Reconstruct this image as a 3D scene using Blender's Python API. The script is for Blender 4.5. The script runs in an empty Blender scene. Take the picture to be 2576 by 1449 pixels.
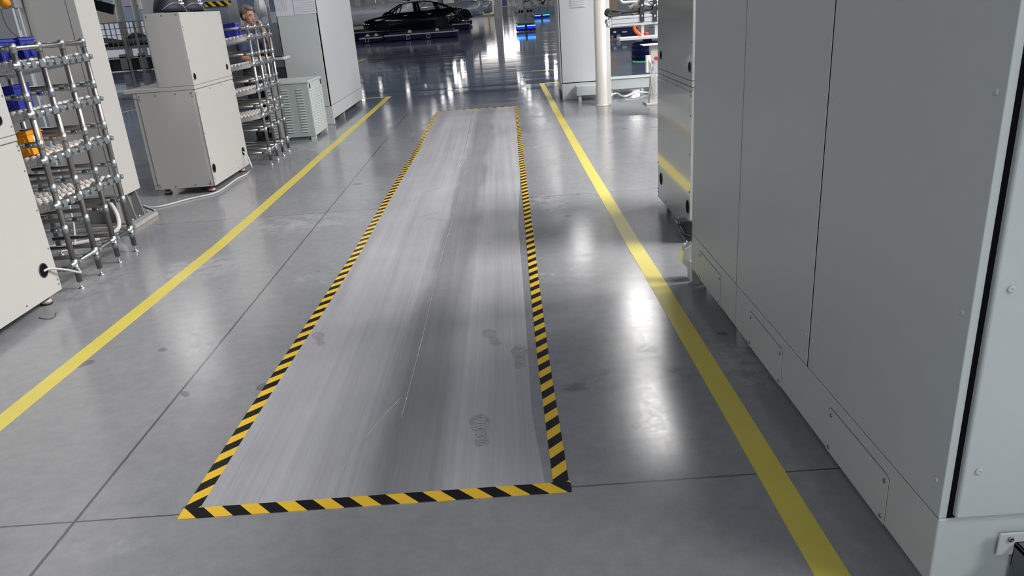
import bpy, bmesh, math, random
from mathutils import Vector, Matrix, Euler
import numpy as np
random.seed(7)
C = bpy.context.scene.collection
R = math.radians

# ------------------------------------------------------------------ camera
F = 1890.0; CX, CY = 1288.0, 724.5; EYE = 1.6
def _axes(H=(1246., 13.), roll=0.0735):
    n = np.array([roll, 1.]) / math.hypot(roll, 1)
    d = (np.array([CX, CY]) - np.array(H)) @ n
    V = np.array([CX, CY]) + n * F * F / d
    down = np.array([V[0]-CX, V[1]-CY, F]); down /= np.linalg.norm(down)
    fwd = np.array([H[0]-CX, H[1]-CY, F]); fwd -= down*(fwd@down); fwd /= np.linalg.norm(fwd)
    return np.array([np.cross(down, fwd), fwd, -down])
AX = _axes()
cam_data = bpy.data.cameras.new('camera'); cam = bpy.data.objects.new('camera', cam_data); C.objects.link(cam)
cam_data.sensor_width = 36.0; cam_data.lens = F/2576*36; cam_data.clip_start = .05; cam_data.clip_end = 400
_r, _d, _f = AX[:, 0], AX[:, 1], AX[:, 2]
cam.matrix_world = Matrix(((_r[0], -_d[0], -_f[0], 0), (_r[1], -_d[1], -_f[1], 0), (_r[2], -_d[2], -_f[2], EYE), (0, 0, 0, 1)))
bpy.context.scene.camera = cam
# survey helpers: where a line of sight meets the floor or an upright plane
def _ray(x, y): return AX @ np.array([x-CX, y-CY, F])
def G(x, y, z=0.):
    r = _ray(x, y); t = (z-EYE)/r[2]; return Vector((r[0]*t, r[1]*t, z))
def onY(x, y, Y):
    r = _ray(x, y); t = Y/r[1]; return Vector((r[0]*t, Y, EYE+r[2]*t))
def onX(x, y, X):
    r = _ray(x, y); t = X/r[0]; return Vector((X, r[1]*t, EYE+r[2]*t))

# ------------------------------------------------------------------ light and exposure
sc = bpy.context.scene
sc.view_settings.view_transform = 'Standard'; sc.view_settings.look = 'None'
sc.view_settings.gamma = 1; sc.view_settings.use_curve_mapping = False
sc.view_settings.exposure = 0.05
sc.cycles.use_denoising = True
sc.cycles.max_bounces = 8
sc.cycles.sample_clamp_indirect = 8
w = bpy.data.worlds.new('hall_air'); sc.world = w; w.use_nodes = True
w.node_tree.nodes['Background'].inputs[0].default_value = (.62, .70, .82, 1)
w.node_tree.nodes['Background'].inputs[1].default_value = 0.3
def lamp(x, y, z, sx, sy, power, col=(1, .98, .95)):
    l = bpy.data.lights.new('ceiling_or_fill_lamp', 'AREA'); l.shape = 'RECTANGLE'; l.size = sx; l.size_y = sy
    l.energy = power; l.color = col
    o = bpy.data.objects.new('ceiling_or_fill_lamp', l); C.objects.link(o); o.location = (x, y, z); return o
for x, y, p in ((3.2, 16.2, 120), (3.9, 21.9, 210), (3.0, 31.5, 130)): lamp(x, y, 8, .6, 2.8, p)
for x, y in ((3, 39), (2.9, 44), (3, 50), (2.9, 57), (3.1, 64), (3.1, 70), (2.8, 77), (3., 84), (2.8, 91), (2.7, 99), (2.5, 107)): lamp(x, y, 8, .30, 1.0, 34)
for x, y in ((-6.2, 60), (-6.4, 72), (-6.4, 84), (-6.0, 92), (-6.6, 98), (-5.4, 104), (-6.0, 112), (-5.2, 118), (-10.5, 70), (-12, 100), (-17, 95), (-17, 110)): lamp(x, y, 8, .35, 1.1, 42)
for y in (22, 31.5, 41): lamp(-10.5, y, 8, 1.2, 4.5, 110)
for y in (30, 41, 50.5, 62, 80, 100, 120): lamp(-27, y, 8, 1.2, 2.4, 850)
for y in (20, 30, 41, 50.5, 62, 80, 100, 120): lamp(14, y, 8, .9, 2.4, 700)
for x, y, z, p in ((4.2, 6.4, 8, 330), (7.5, 4, 8, 2000), (7.5, -3, 8, 800), (-3.2, -8.2, 6.5, 760), (-6.5, -5.5, 6.5, 90), (-12, 11, 8, 220), (12, 11, 8, 1700)): lamp(x, y, z, 3., 3.5, p)  # large soft lamps; the low pair is added to fill camera-facing sides
for x, y in ((-7, 122), (-6.2, 130), (8, 112), (7.5, 124), (-12, 126)): lamp(x, y, 8, .4, .9, 240)  # extra lamps added to brighten the far booth

# ------------------------------------------------------------------ materials
def nodes(name):
    m = bpy.data.materials.new(name); m.use_nodes = True
    return m, m.node_tree.nodes, m.node_tree.links, m.node_tree.nodes['Principled BSDF']
def mat(name, col, rough=.5, metal=0., coat=0., emit=None, es=0., var=.06, scale=6., bump=0., alpha=1., spec=.5, trans=0.):
    m, n, l, b = nodes(name)
    b.inputs['Roughness'].default_value = rough; b.inputs['Metallic'].default_value = metal
    b.inputs['Coat Weight'].default_value = coat; b.inputs['Alpha'].default_value = alpha
    b.inputs['Specular IOR Level'].default_value = spec; b.inputs['Transmission Weight'].default_value = trans
    tc = n.new('ShaderNodeTexCoord'); nz = n.new('ShaderNodeTexNoise'); nz.inputs['Scale'].default_value = scale; nz.inputs['Detail'].default_value = 4
    l.new(tc.outputs['Object'], nz.inputs['Vector'])
    mx = n.new('ShaderNodeMix'); mx.data_type = 'RGBA'
    mx.inputs[6].default_value = (*[c*(1-var) for c in col], 1); mx.inputs[7].default_value = (*[min(1, c*(1+var)) for c in col], 1)
    l.new(nz.outputs['Fac'], mx.inputs[0]); l.new(mx.outputs[2], b.inputs['Base Color'])
    if bump:
        bp = n.new('ShaderNodeBump'); bp.inputs['Strength'].default_value = bump; bp.inputs['Distance'].default_value = .002
        nb = n.new('ShaderNodeTexNoise'); nb.inputs['Scale'].default_value = scale*40
        l.new(tc.outputs['Object'], nb.inputs['Vector']); l.new(nb.outputs['Fac'], bp.inputs['Height']); l.new(bp.outputs['Normal'], b.inputs['Normal'])
    if emit: b.inputs['Emission Color'].default_value = (*emit, 1); b.inputs['Emission Strength'].default_value = es
    return m
def wavy(m, scale, strength, stretch=(1, 1, 1)):
    n, l = m.node_tree.nodes, m.node_tree.links; b = n['Principled BSDF']
    tc = n.new('ShaderNodeTexCoord'); mp = n.new('ShaderNodeMapping'); mp.inputs['Scale'].default_value = stretch
    nz = n.new('ShaderNodeTexNoise'); nz.inputs['Scale'].default_value = scale; nz.inputs['Detail'].default_value = 1
    bp = n.new('ShaderNodeBump'); bp.inputs['Strength'].default_value = strength; bp.inputs['Distance'].default_value = .01
    l.new(tc.outputs['Object'], mp.inputs['Vector']); l.new(mp.outputs[0], nz.inputs['Vector'])
    l.new(nz.outputs['Fac'], bp.inputs['Height']); l.new(bp.outputs['Normal'], b.inputs['Normal'])
    return m
WHITE = mat('warm_white_enamel', (.47, .457, .435), .38, coat=.15, var=.015)
WHITE2 = mat('light_grey_enamel', (.50, .52, .53), .4, var=.02)
GREY = mat('grey_machine_enamel', (.47, .515, .515), .42, var=.02, bump=.05, scale=9)
SHINY = wavy(mat('glossy_grey_enamel', (.54, .565, .535), .10, coat=.35, var=.02, spec=.8), 1.5, .45, (1, .7, 1.3))
GREEN = mat('grey_green_enamel', (.36, .40, .38), .45, var=.03)
GREEN2 = mat('pale_green_enamel', (.47, .51, .50), .45, var=.03)
SLATE = mat('slate_panel', (.20, .235, .26), .5, var=.05)
STEEL = mat('stainless_tube', (.33, .315, .305), .36, metal=1., var=.06, scale=14)
ZINC = mat('zinc_clamp', (.43, .46, .47), .42, metal=1., var=.12, scale=60)
CHROME = mat('chrome', (.78, .79, .79), .25, metal=1.)
ALU = mat('aluminium', (.80, .80, .81), .35, metal=.7, var=.03)
ROLL = mat('white_roller_plastic', (.62, .58, .55), .45)
DARK = mat('dark_gap', (.005, .005, .006), .9, spec=.1)
SEAM = mat('seam_shadow_gasket', (.09, .095, .095), .7)
BLACK = mat('black_rubber', (.018, .019, .022), .5)
BLACKG = mat('black_gloss_plastic', (.02, .021, .025), .22, coat=.4)
CARBLK = mat('black_car_paint', (.002, .002, .003), .12, coat=.2, spec=.35)
CARSIL = mat('primer_grey_paint', (.34, .37, .42), .28, metal=.3, coat=.5)
CARWHT = mat('bare_body_steel', (.70, .72, .78), .35, metal=.15)
NAVY = mat('navy_painted_steel', (.004, .007, .045), .45, spec=.2)
NAVYS = mat('silver_edge_strip', (.45, .48, .58), .4)
BLUEP = mat('blue_tote_plastic', (.012, .02, .30), .32, coat=.3)
AMBER = mat('amber_tote_plastic', (.85, .34, .01), .32, coat=.3)
CABLE = mat('grey_cable_sheath', (.52, .53, .53), .45)
HOSE = mat('pale_conduit', (.60, .58, .56), .5)
BASEP = mat('grey_painted_cast_base', (.22, .22, .22), .5, var=.1)
GROUT = mat('dusty_grout', (.34, .32, .29), .8, var=.3, scale=30)
SCREW = mat('zinc_screw_head', (.30, .30, .29), .35, metal=.9)
RED = mat('red_plastic', (.60, .02, .04), .4)
ORANGE = mat('orange_cable', (.80, .13, .02), .4)
PAPER = mat('printed_paper', (.62, .63, .68), .6, var=.02)
INK = mat('grey_print', (.33, .34, .38), .7)
SKIN = mat('skin', (.42, .22, .155), .5, var=.06)
LIPS = mat('lips', (.30, .08, .06), .45)
HAIR = mat('dyed_ash_hair', (.20, .145, .13), .6, var=.35, scale=60, bump=.5)
HAIRD = mat('short_dark_hair', (.018, .014, .013), .6, var=.3, scale=60)
SHIRT = mat('navy_shirt_cloth', (.022, .036, .085), .8, var=.2, bump=.3)
PANTS = mat('black_trouser_cloth', (.008, .009, .012), .8, var=.2)
CARD = mat('brown_cardboard', (.30, .21, .16), .7, var=.1)
EYEW = mat('eye_white', (.7, .68, .65), .3)
CREAM = mat('cream_wall_cladding', (.80, .78, .72), .45, var=.03, scale=.6)
CEIL = mat('ceiling_deck', (.13, .18, .29), .8, var=.2, scale=.5)
WALLM = mat('hall_wall_cladding', (.20, .26, .36), .6, var=.1, scale=.4)
BLED = mat('blue_led', (.02, .2, 1), .3, emit=(.05, .45, 1.), es=6.)
BGLOW = mat('blue_lit_panel', (.01, .02, .35), .3, emit=(.0, .02, 1.), es=.55)
GLED = mat('green_led', (.02, .6, .2), .3, emit=(.1, 1., .45), es=.35)
YPOLE = mat('yellow_painted_post', (.80, .62, .15), .5)
DIFFUSER = mat('glowing_skylight_diffuser', (.9, .85, .8), .5, emit=(1., .93, .90), es=3.6)
WOOD = mat('tan_board', (.27, .24, .20), .6)

def floor_mat():
    m, n, l, b = nodes('polished_concrete')
    tc = n.new('ShaderNodeTexCoord'); O = tc.outputs['Object']
    def noise(scale, det=4, rough=.55, st=(1, 1, 1)):
        mp = n.new('ShaderNodeMapping'); mp.inputs['Scale'].default_value = st; l.new(O, mp.inputs['Vector'])
        z = n.new('ShaderNodeTexNoise'); z.inputs['Scale'].default_value = scale; z.inputs['Detail'].default_value = det; z.inputs['Roughness'].default_value = rough
        l.new(mp.outputs[0], z.inputs['Vector']); return z.outputs['Fac']
    def ramp(v, *st):
        r = n.new('ShaderNodeValToRGB'); e = r.color_ramp.elements
        while len(e) < len(st): e.new(.5)
        for i, (p, c) in enumerate(st): e[i].position = p; e[i].color = (c, c, c, 1)
        l.new(v, r.inputs[0]); return r.outputs[0]
    def mth(op, a, c=None):
        q = n.new('ShaderNodeMath'); q.operation = op
        for i, v in enumerate((a, c)):
            if v is None: continue
            if isinstance(v, (int, float)): q.inputs[i].default_value = v
            else: l.new(v, q.inputs[i])
        return q.outputs[0]
    base = ramp(noise(.55, 6), (.3, .86), (.7, 1.14))
    fine = ramp(noise(14, 6, .7), (.3, .90), (.7, 1.10))
    speck = ramp(noise(260, 2), (.3, .93), (.7, 1.07))
    tone = mth('MULTIPLY', mth('MULTIPLY', base, fine), speck)
    # pale scuffs and dust
    dust = mth('MULTIPLY', ramp(noise(1.1, 5, .6, (1, 1.6, 1)), (.58, 0.), (.72, 1.)), ramp(noise(9, 6, .75), (.42, 0.), (.7, 1.)))
    def patch(cx, cy, rx, ry):
        a = mth('POWER', mth('DIVIDE', mth('SUBTRACT', sx.outputs[0], cx), rx), 2.); c = mth('POWER', mth('DIVIDE', mth('SUBTRACT', sx.outputs[1], cy), ry), 2.)
        return mth('MAXIMUM', mth('SUBTRACT', 1., mth('ADD', a, c)), 0.)
    sx = n.new('ShaderNodeSeparateXYZ'); l.new(O, sx.inputs[0])
    pn_ = ramp(noise(7, 6, .75), (.40, 0.), (.62, 1.))
    for q in ((-1.75, 6.15, .75, .38), (.33, 6.25, .22, .35), (-2.2, 5.1, .4, .3), (1.0, 3.05, .14, .3), (-3.0, 4.9, .4, .6), (-2.5, 10.2, .5, .8)):
        dust = mth('MAXIMUM', dust, mth('MULTIPLY', patch(*q), pn_))
    smear = mth('MULTIPLY', mth('MAXIMUM', patch(.52, 3.0, .34, .12), patch(.22, 2.95, .1, .07)), ramp(noise(9, 5, .7), (.45, 0.), (.6, 1.)))
    # dark spots (chips, oil)
    spots = ramp(noise(5.5, 1, .3), (.745, 0.), (.765, 1.))
    spots = mth('MAXIMUM', spots, smear)
    # saw-cut joints
    def joint(c, off, per, wd):
        wob = mth('MULTIPLY', mth('SUBTRACT', noise(30, 3), .5), .006)
        t = mth('ADD', mth('ADD', c, -off+per*40+per/2), wob)
        d = mth('ABSOLUTE', mth('SUBTRACT', mth('MODULO', t, per), per/2))
        return mth('LESS_THAN', d, wd)
    j = mth('MAXIMUM', joint(sx.outputs[1], 2.222, 4.235, .004), joint(sx.outputs[0], -1.612, 4.3, .006))
    mx = n.new('ShaderNodeMix'); mx.data_type = 'RGBA'; mx.blend_type = 'MULTIPLY'; mx.inputs[0].default_value = 1
    mx.inputs[6].default_value = (.235, .237, .247, 1); l.new(tone, mx.inputs[7])
    m2 = n.new('ShaderNodeMix'); m2.data_type = 'RGBA'; l.new(mth('MULTIPLY', dust, .55), m2.inputs[0]); l.new(mx.outputs[2], m2.inputs[6]); m2.inputs[7].default_value = (.42, .42, .43, 1)
    m3 = n.new('ShaderNodeMix'); m3.data_type = 'RGBA'; l.new(mth('MAXIMUM', mth('MULTIPLY', j, .75), mth('MULTIPLY', spots, .5)), m3.inputs[0]); l.new(m2.outputs[2], m3.inputs[6]); m3.inputs[7].default_value = (.04, .038, .036, 1)
    l.new(m3.outputs[2], b.inputs['Base Color'])
    # the open hall beyond the aisle mouth is freshly polished: smoother and banded across; the bluish hall reflection is put into its colour
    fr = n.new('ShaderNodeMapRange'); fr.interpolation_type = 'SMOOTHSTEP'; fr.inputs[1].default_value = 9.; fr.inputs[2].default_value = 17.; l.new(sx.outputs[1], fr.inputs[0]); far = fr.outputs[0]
    band = ramp(noise(.9, 5, .7, (.14, 1.7, 1)), (.42, 0.), (.62, 1.))
    near_r = mth('ADD', mth('ADD', ramp(noise(.8, 4), (.3, .13), (.7, .20)), mth('MULTIPLY', dust, .25)), mth('MULTIPLY', ramp(noise(40, 4), (.3, 0.), (.7, 1.)), .05))
    far_r = mth('ADD', mth('MULTIPLY', band, .09), .035)
    mr = n.new('ShaderNodeMix'); mr.data_type = 'FLOAT'; l.new(far, mr.inputs[0]); l.new(near_r, mr.inputs[2]); l.new(far_r, mr.inputs[3]); rg = mr.outputs[0]
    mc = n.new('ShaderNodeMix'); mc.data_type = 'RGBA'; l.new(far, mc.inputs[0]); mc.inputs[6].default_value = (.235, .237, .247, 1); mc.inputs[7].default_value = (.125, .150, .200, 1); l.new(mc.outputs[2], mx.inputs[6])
    l.new(rg, b.inputs['Roughness']); b.inputs['Specular IOR Level'].default_value = .62
    b.inputs['Coat Weight'].default_value = .0
    bp = n.new('ShaderNodeBump'); bp.inputs['Strength'].default_value = .25; bp.inputs['Distance'].default_value = .004
    hgt = mth('ADD', mth('MULTIPLY', noise(2.0, 2, .5, (.35, 2.0, 1)), 1.), mth('MULTIPLY', noise(60, 3), .05))
    l.new(mth('SUBTRACT', hgt, mth('MULTIPLY', j, .6)), bp.inputs['Height']); l.new(bp.outputs['Normal'], b.inputs['Normal'])
    return m
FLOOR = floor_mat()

def film_mat():
    m, n, l, b = nodes('scuffed_protective_film')
    tc = n.new('ShaderNodeTexCoord'); O = tc.outputs['Object']
    def streak(sx, sy, lo, hi, det=5, rot=0.):
        mp = n.new('ShaderNodeMapping'); mp.inputs['Scale'].default_value = (sx, sy, 1); mp.inputs['Rotation'].default_value = (0, 0, rot); l.new(O, mp.inputs['Vector'])
        z = n.new('ShaderNodeTexNoise'); z.inputs['Scale'].default_value = 1; z.inputs['Detail'].default_value = det; z.inputs['Roughness'].default_value = .62
        z.inputs['Distortion'].default_value = .15
        l.new(mp.outputs[0], z.inputs['Vector'])
        r = n.new('ShaderNodeMapRange'); r.inputs[1].default_value = .3; r.inputs[2].default_value = .7; r.inputs[3].default_value = lo; r.inputs[4].default_value = hi
        l.new(z.outputs['Fac'], r.inputs[0]); return r.outputs[0]
    def mul(a, c):
        q = n.new('ShaderNodeMath'); q.operation = 'MULTIPLY'; l.new(a, q.inputs[0]); l.new(c, q.inputs[1]); return q.outputs[0]
    t = mul(mul(streak(2.6, .10, .84, 1.16), streak(24, .18, .89, 1.11, rot=.02)), mul(streak(90, .35, .93, 1.08), streak(3, 2.2, .94, 1.06)))
    sx = n.new('ShaderNodeSeparateXYZ'); l.new(O, sx.inputs[0])
    def lin(op, a, c):
        q = n.new('ShaderNodeMath'); q.operation = op
        for i_, v_ in enumerate((a, c)):
            if isinstance(v_, (int, float)): q.inputs[i_].default_value = v_
            else: l.new(v_, q.inputs[i_])
        return q.outputs[0]
    # rubbed track where the film lies flat, running along the strip
    cen = lin('ADD', lin('ADD', sx.outputs[0], .52), lin('MULTIPLY', sx.outputs[1], -.022))
    dd = lin('ADD', lin('ABSOLUTE', cen, 0), lin('MULTIPLY', lin('SUBTRACT', streak(3, .6, 0, 1), .5), .10))
    r_ = n.new('ShaderNodeMapRange'); r_.interpolation_type = 'SMOOTHSTEP'; r_.inputs[1].default_value = .08; r_.inputs[2].default_value = .19; r_.inputs[3].default_value = .66; r_.inputs[4].default_value = 1.; l.new(dd, r_.inputs[0])
    t = mul(t, r_.outputs[0])
    c = n.new('ShaderNodeMix'); c.data_type = 'RGBA'; c.blend_type = 'MULTIPLY'; c.inputs[0].default_value = 1
    c.inputs[6].default_value = (.325, .325, .34, 1); l.new(t, c.inputs[7]); l.new(c.outputs[2], b.inputs['Base Color'])
    b.inputs['Roughness'].default_value = .42; b.inputs['Specular IOR Level'].default_value = .22
    l.new(streak(5, .3, .36, .52), b.inputs['Roughness'])
    bp = n.new('ShaderNodeBump'); bp.inputs['Strength'].default_value = .25; bp.inputs['Distance'].default_value = .003
    l.new(streak(2.2, .35, 0, 1, 2), bp.inputs['Height']); l.new(bp.outputs['Normal'], b.inputs['Normal'])
    return m
FILM = film_mat()

def stripe_mat(slope):
    m, n, l, b = nodes('hazard_stripe_tape')
    uv = n.new('ShaderNodeUVMap'); s = n.new('ShaderNodeSeparateXYZ'); l.new(uv.outputs[0], s.inputs[0])
    def mth(op, a, c):
        q = n.new('ShaderNodeMath'); q.operation = op
        for i, v in enumerate((a, c)):
            if isinstance(v, (int, float)): q.inputs[i].default_value = v
            else: l.new(v, q.inputs[i])
        return q.outputs[0]
    t = mth('FRACT', mth('MULTIPLY', mth('ADD', s.outputs[0], mth('MULTIPLY', s.outputs[1], slope)), 1/.130), 0)
    k = mth('LESS_THAN', t, .5)
    mx = n.new('ShaderNodeMix'); mx.data_type = 'RGBA'; l.new(k, mx.inputs[0]); mx.inputs[6].default_value = (.012, .011, .011, 1); mx.inputs[7].default_value = (.74, .47, .035, 1)
    l.new(mx.outputs[2], b.inputs['Base Color']); b.inputs['Roughness'].default_value = .2
    return m
HAZA = stripe_mat(1.); HAZB = stripe_mat(-1.)
def yellow_mat():
    m = mat('yellow_line_tape', (.60, .50, .085), .38, var=.10, scale=3.)
    return m
YEL = yellow_mat()

# ------------------------------------------------------------------ mesh building
class MB:
    def __init__(s): s.bm = bmesh.new()
    def _x(s, vs, M):
        if M is not None: bmesh.ops.transform(s.bm, matrix=M, verts=vs)
    def box(s, x0, x1, y0, y1, z0, z1, M=None):
        vs = [s.bm.verts.new((x, y, z)) for x in (x0, x1) for y in (y0, y1) for z in (z0, z1)]
        for f in ((0, 1, 3, 2), (4, 6, 7, 5), (0, 4, 5, 1), (2, 3, 7, 6), (0, 2, 6, 4), (1, 5, 7, 3)): s.bm.faces.new([vs[i] for i in f])
        s._x(vs, M); return s
    def prism(s, pts, axis, a, b, M=None):
        # pts: 2D outline in the other two axes (order x,y,z), extruded along axis from a to b
        def p3(p, t): q = list(p); q.insert(axis, t); return q
        A = [s.bm.verts.new(p3(p, a)) for p in pts]; B = [s.bm.verts.new(p3(p, b)) for p in pts]; k = len(pts)
        s.bm.faces.new(A); s.bm.faces.new(B[::-1])
        for i in range(k): s.bm.faces.new((A[i], B[i], B[(i+1) % k], A[(i+1) % k]))
        s._x(A+B, M); return s
    def quad(s, *p): s.bm.faces.new([s.bm.verts.new(q) for q in p]); return s
    def tube(s, path, r, seg=10, cap=True):
        P = [Vector(p) for p in path]; k = len(P); rr = r if isinstance(r, (list, tuple)) else [r]*k
        rings = []; up = None
        for i, p in enumerate(P):
            t = (P[min(i+1, k-1)]-P[max(i-1, 0)]).normalized()
            if up is None:
                up = Vector((0, 0, 1)) if abs(t.z) < .9 else Vector((1, 0, 0))
            a = t.cross(up).normalized(); b = a.cross(t).normalized(); up = b
            rings.append([s.bm.verts.new(p+(a*math.cos(2*math.pi*j/seg)+b*math.sin(2*math.pi*j/seg))*rr[i]) for j in range(seg)])
        for u, v in zip(rings, rings[1:]):
            for j in range(seg): 
                f = s.bm.faces.new((u[j], u[(j+1) % seg], v[(j+1) % seg], v[j])); f.smooth = True
        if cap: s.bm.faces.new(rings[0][::-1]); s.bm.faces.new(rings[-1])
        return s
    def lathe(s, prof, seg=16, M=None):
        rings = []; al = []
        for r, z in prof:
            q = [s.bm.verts.new((r*math.cos(2*math.pi*j/seg), r*math.sin(2*math.pi*j/seg), z)) for j in range(seg)]; rings.append(q); al += q
        for u, v in zip(rings, rings[1:]):
            for j in range(seg): f = s.bm.faces.new((u[j], u[(j+1) % seg], v[(j+1) % seg], v[j])); f.smooth = True
        s.bm.faces.new(rings[0][::-1]); s.bm.faces.new(rings[-1]); s._x(al, M); return s
    def ball(s, c, r, seg=12, M=None):
        rx, ry, rz = r if isinstance(r, (list, tuple)) else (r, r, r)
        res = bmesh.ops.create_uvsphere(s.bm, u_segments=seg, v_segments=max(6, seg*2//3), radius=1)
        m = Matrix.Translation(c) @ Matrix.Diagonal((rx, ry, rz, 1))
        if M is not None: m = M @ m
        bmesh.ops.transform(s.bm, matrix=m, verts=res['verts'])
        for v in res['verts']:
            for f in v.link_faces: f.smooth = True
        return s
    def build(s, name, material, parent=None, bevel=0., seg=2, loc=None):
        bmesh.ops.recalc_face_normals(s.bm, faces=s.bm.faces)
        me = bpy.data.meshes.new(name); s.bm.to_mesh(me); s.bm.free()
        me.materials.append(material)
        o = bpy.data.objects.new(name, me); C.objects.link(o)
        if parent is not None: o.parent = parent
        if loc is not None: o.location = loc
        if bevel:
            b = o.modifiers.new('bevel', 'BEVEL'); b.width = bevel; b.segments = seg; b.limit_method = 'ANGLE'; b.angle_limit = R(40)
        return o
def tag(o, label, cat, group=None):
    o['label'] = label; o['category'] = cat
    if group: o['group'] = group
    return o
def thing(name, label, cat, loc=(0, 0, 0), rz=0., group=None):
    o = bpy.data.objects.new(name, None); C.objects.link(o); o.location = loc; o.rotation_euler = (0, 0, rz); o.empty_display_size = .1
    return tag(o, label, cat, group)
def cp(o, parent, loc=None, rot=None):
    c = o.copy(); C.objects.link(c); c.parent = parent
    if loc is not None: c.location = loc
    if rot is not None: c.rotation_euler = rot
    return c
def copy_tree(o, loc, label, parent=None, rz=None):
    c = o.copy(); C.objects.link(c)
    if parent is None: c.location = loc; c['label'] = label
    else: c.parent = parent
    if rz is not None and parent is None: c.rotation_euler = (0, 0, rz)
    for ch in list(o.children): copy_tree(ch, None, None, c)
    return c
def struct(o): o['kind'] = 'structure'; return o
_screw_mesh = {}
def screws(parent, pts, axis, r=.006, m=None, name='screw'):
    m = m or SCREW
    key = (axis, r, m.name)
    if key not in _screw_mesh:
        rot = {'x': Euler((0, -math.pi/2, 0)), 'y': Euler((math.pi/2, 0, 0)), '+x': Euler((0, math.pi/2, 0))}[axis].to_matrix().to_4x4()
        b = MB(); b.lathe([(r, -.001), (r, .001), (r*.8, .0022), (r*.3, .0028), (r*.28, .0018)], 12, rot)
        o = b.build(name, m); me = o.data; bpy.data.objects.remove(o); _screw_mesh[key] = me
    for p in pts:
        o = bpy.data.objects.new(name, _screw_mesh[key]); C.objects.link(o); o.parent = parent; o.location = p
def smooth_path(pts, n=8):
    P = [Vector(p) for p in pts]; out = []
    for i in range(len(P)-1):
        p0, p1, p2, p3 = P[max(i-1, 0)], P[i], P[i+1], P[min(i+2, len(P)-1)]
        for k in range(n):
            t = k/n; out.append(.5*((2*p1)+(p2-p0)*t+(2*p0-5*p1+4*p2-p3)*t*t+(3*p1-p0-3*p2+p3)*t**3))
    out.append(P[-1]); return out

# ------------------------------------------------------------------ the hall
HX0, HX1, HY0, HY1, HZ = -44., 26., -10., 142., 9.2
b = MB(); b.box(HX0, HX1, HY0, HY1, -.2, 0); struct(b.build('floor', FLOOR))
b = MB(); b.box(HX0, HX1, HY0, HY1, HZ, HZ+.2)
for i in range(14): b.box(HX0, HX1, HY0+9*i+3, HY0+9*i+3.3, HZ-.6, HZ)
struct(b.build('ceiling', CEIL))
b = MB(); b.box(HX0-.2, HX0, HY0, HY1, 0, HZ); struct(b.build('wall_left', WALLM))
b = MB(); b.box(HX1, HX1+.2, HY0, HY1, 0, HZ); struct(b.build('wall_right', WALLM))
b = MB(); b.box(HX0, HX1, HY0-.2, HY0, 0, HZ); struct(b.build('wall_near', WALLM))
b = MB(); b.box(HX0, HX1, HY1, HY1+.2, 0, HZ); struct(b.build('wall_far', CREAM))
# tall lit band of translucent glazing high on the far wall, mirrored in the floor
b = MB(); b.box(-7.2, 3.9, HY1-.25, HY1-.15, 3.3, 6.2); b.box(-7.2, 3.9, HY1-.25, HY1-.15, 6.6, 7.4); o = b.build('window_1', DIFFUSER); struct(o)
b = MB()
for x in (-7.2, -3.5, .2, 3.9): b.box(x-.06, x+.06, HY1-.32, HY1-.26, 3.2, 7.5)
for z in (3.25, 6.4, 7.45): b.box(-7.3, 4., HY1-.32, HY1-.26, z-.12, z+.12)
b.build('window_frame', WHITE2, o)

# ------------------------------------------------------------------ floor tapes and film
def ribbon(name, pts, width, z, m, label, cat='floor marking', group=None, kinkw=None):
    bm = bmesh.new(); uvl = bm.loops.layers.uv.new('UVMap'); P = [Vector((p[0], p[1], 0)) for p in pts]
    L = 0; rows = []
    for i, p in enumerate(P):
        t = (P[min(i+1, len(P)-1)]-P[max(i-1, 0)]).normalized(); nrm = Vector((-t.y, t.x, 0))
        if i: L += (p-P[i-1]).length
        h = width/2
        a = bm.verts.new((p+nrm*h)+Vector((0, 0, z))); c = bm.verts.new((p-nrm*h)+Vector((0, 0, z)))
        a2 = bm.verts.new((p+nrm*h)+Vector((0, 0, .0002))); c2 = bm.verts.new((p-nrm*h)+Vector((0, 0, .0002)))
        rows.append((a, c, a2, c2, L))
    def fc(vs, uvs):
        f = bm.faces.new(vs)
        for lp, u in zip(f.loops, uvs): lp[uvl].uv = u
    for u, v in zip(rows, rows[1:]):
        fc((u[0], u[1], v[1], v[0]), ((u[4], width), (u[4], 0), (v[4], 0), (v[4], width)))
        fc((u[2], u[0], v[0], v[2]), ((u[4], width),)*2+((v[4], width),)*2)
        fc((u[1], u[3], v[3], v[1]), ((u[4], 0),)*2+((v[4], 0),)*2)
    bmesh.ops.recalc_face_normals(bm, faces=bm.faces)
    me = bpy.data.meshes.new(name); bm.to_mesh(me); bm.free(); me.materials.append(m)
    o = bpy.data.objects.new(name, me); C.objects.link(o); return tag(o, label, cat, group)
def wob(x0, x1, y0, y1, n, amp, seed):
    rnd = random.Random(seed)
    return [(x0+(x1-x0)*i/n+rnd.uniform(-amp, amp), y0+(y1-y0)*i/n) for i in range(n+1)]
ribbon('yellow_floor_line', wob(-2.40, -2.345, 1.2, 3.4, 3, 0, 1)+wob(-2.33, -2.275, 3.9, 5.6, 3, .002, 2)+wob(-2.275, -2.31, 6.2, 15.87, 16, .006, 3), .1, .0016, YEL, 'long yellow floor line running left of the hazard-taped strip, beside the racks')
ribbon('yellow_floor_line', wob(.855, .84, 1.2, 4.3, 4, .002, 4)+wob(.83, .82, 4.9, 8.0, 5, .004, 5)+wob(.82, .852, 9, 16.3, 10, .006, 6), .1, .0016, YEL, 'long yellow floor line right of the hazard-taped strip, beside the big grey cabinet')
ribbon('yellow_floor_line', [(-2.36, 15.83), (-3.4, 15.83), (-4.4, 15.8)], .08, .0014, YEL, 'short yellow cross line at the far end of the left line, behind the cabinet with papers')
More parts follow.
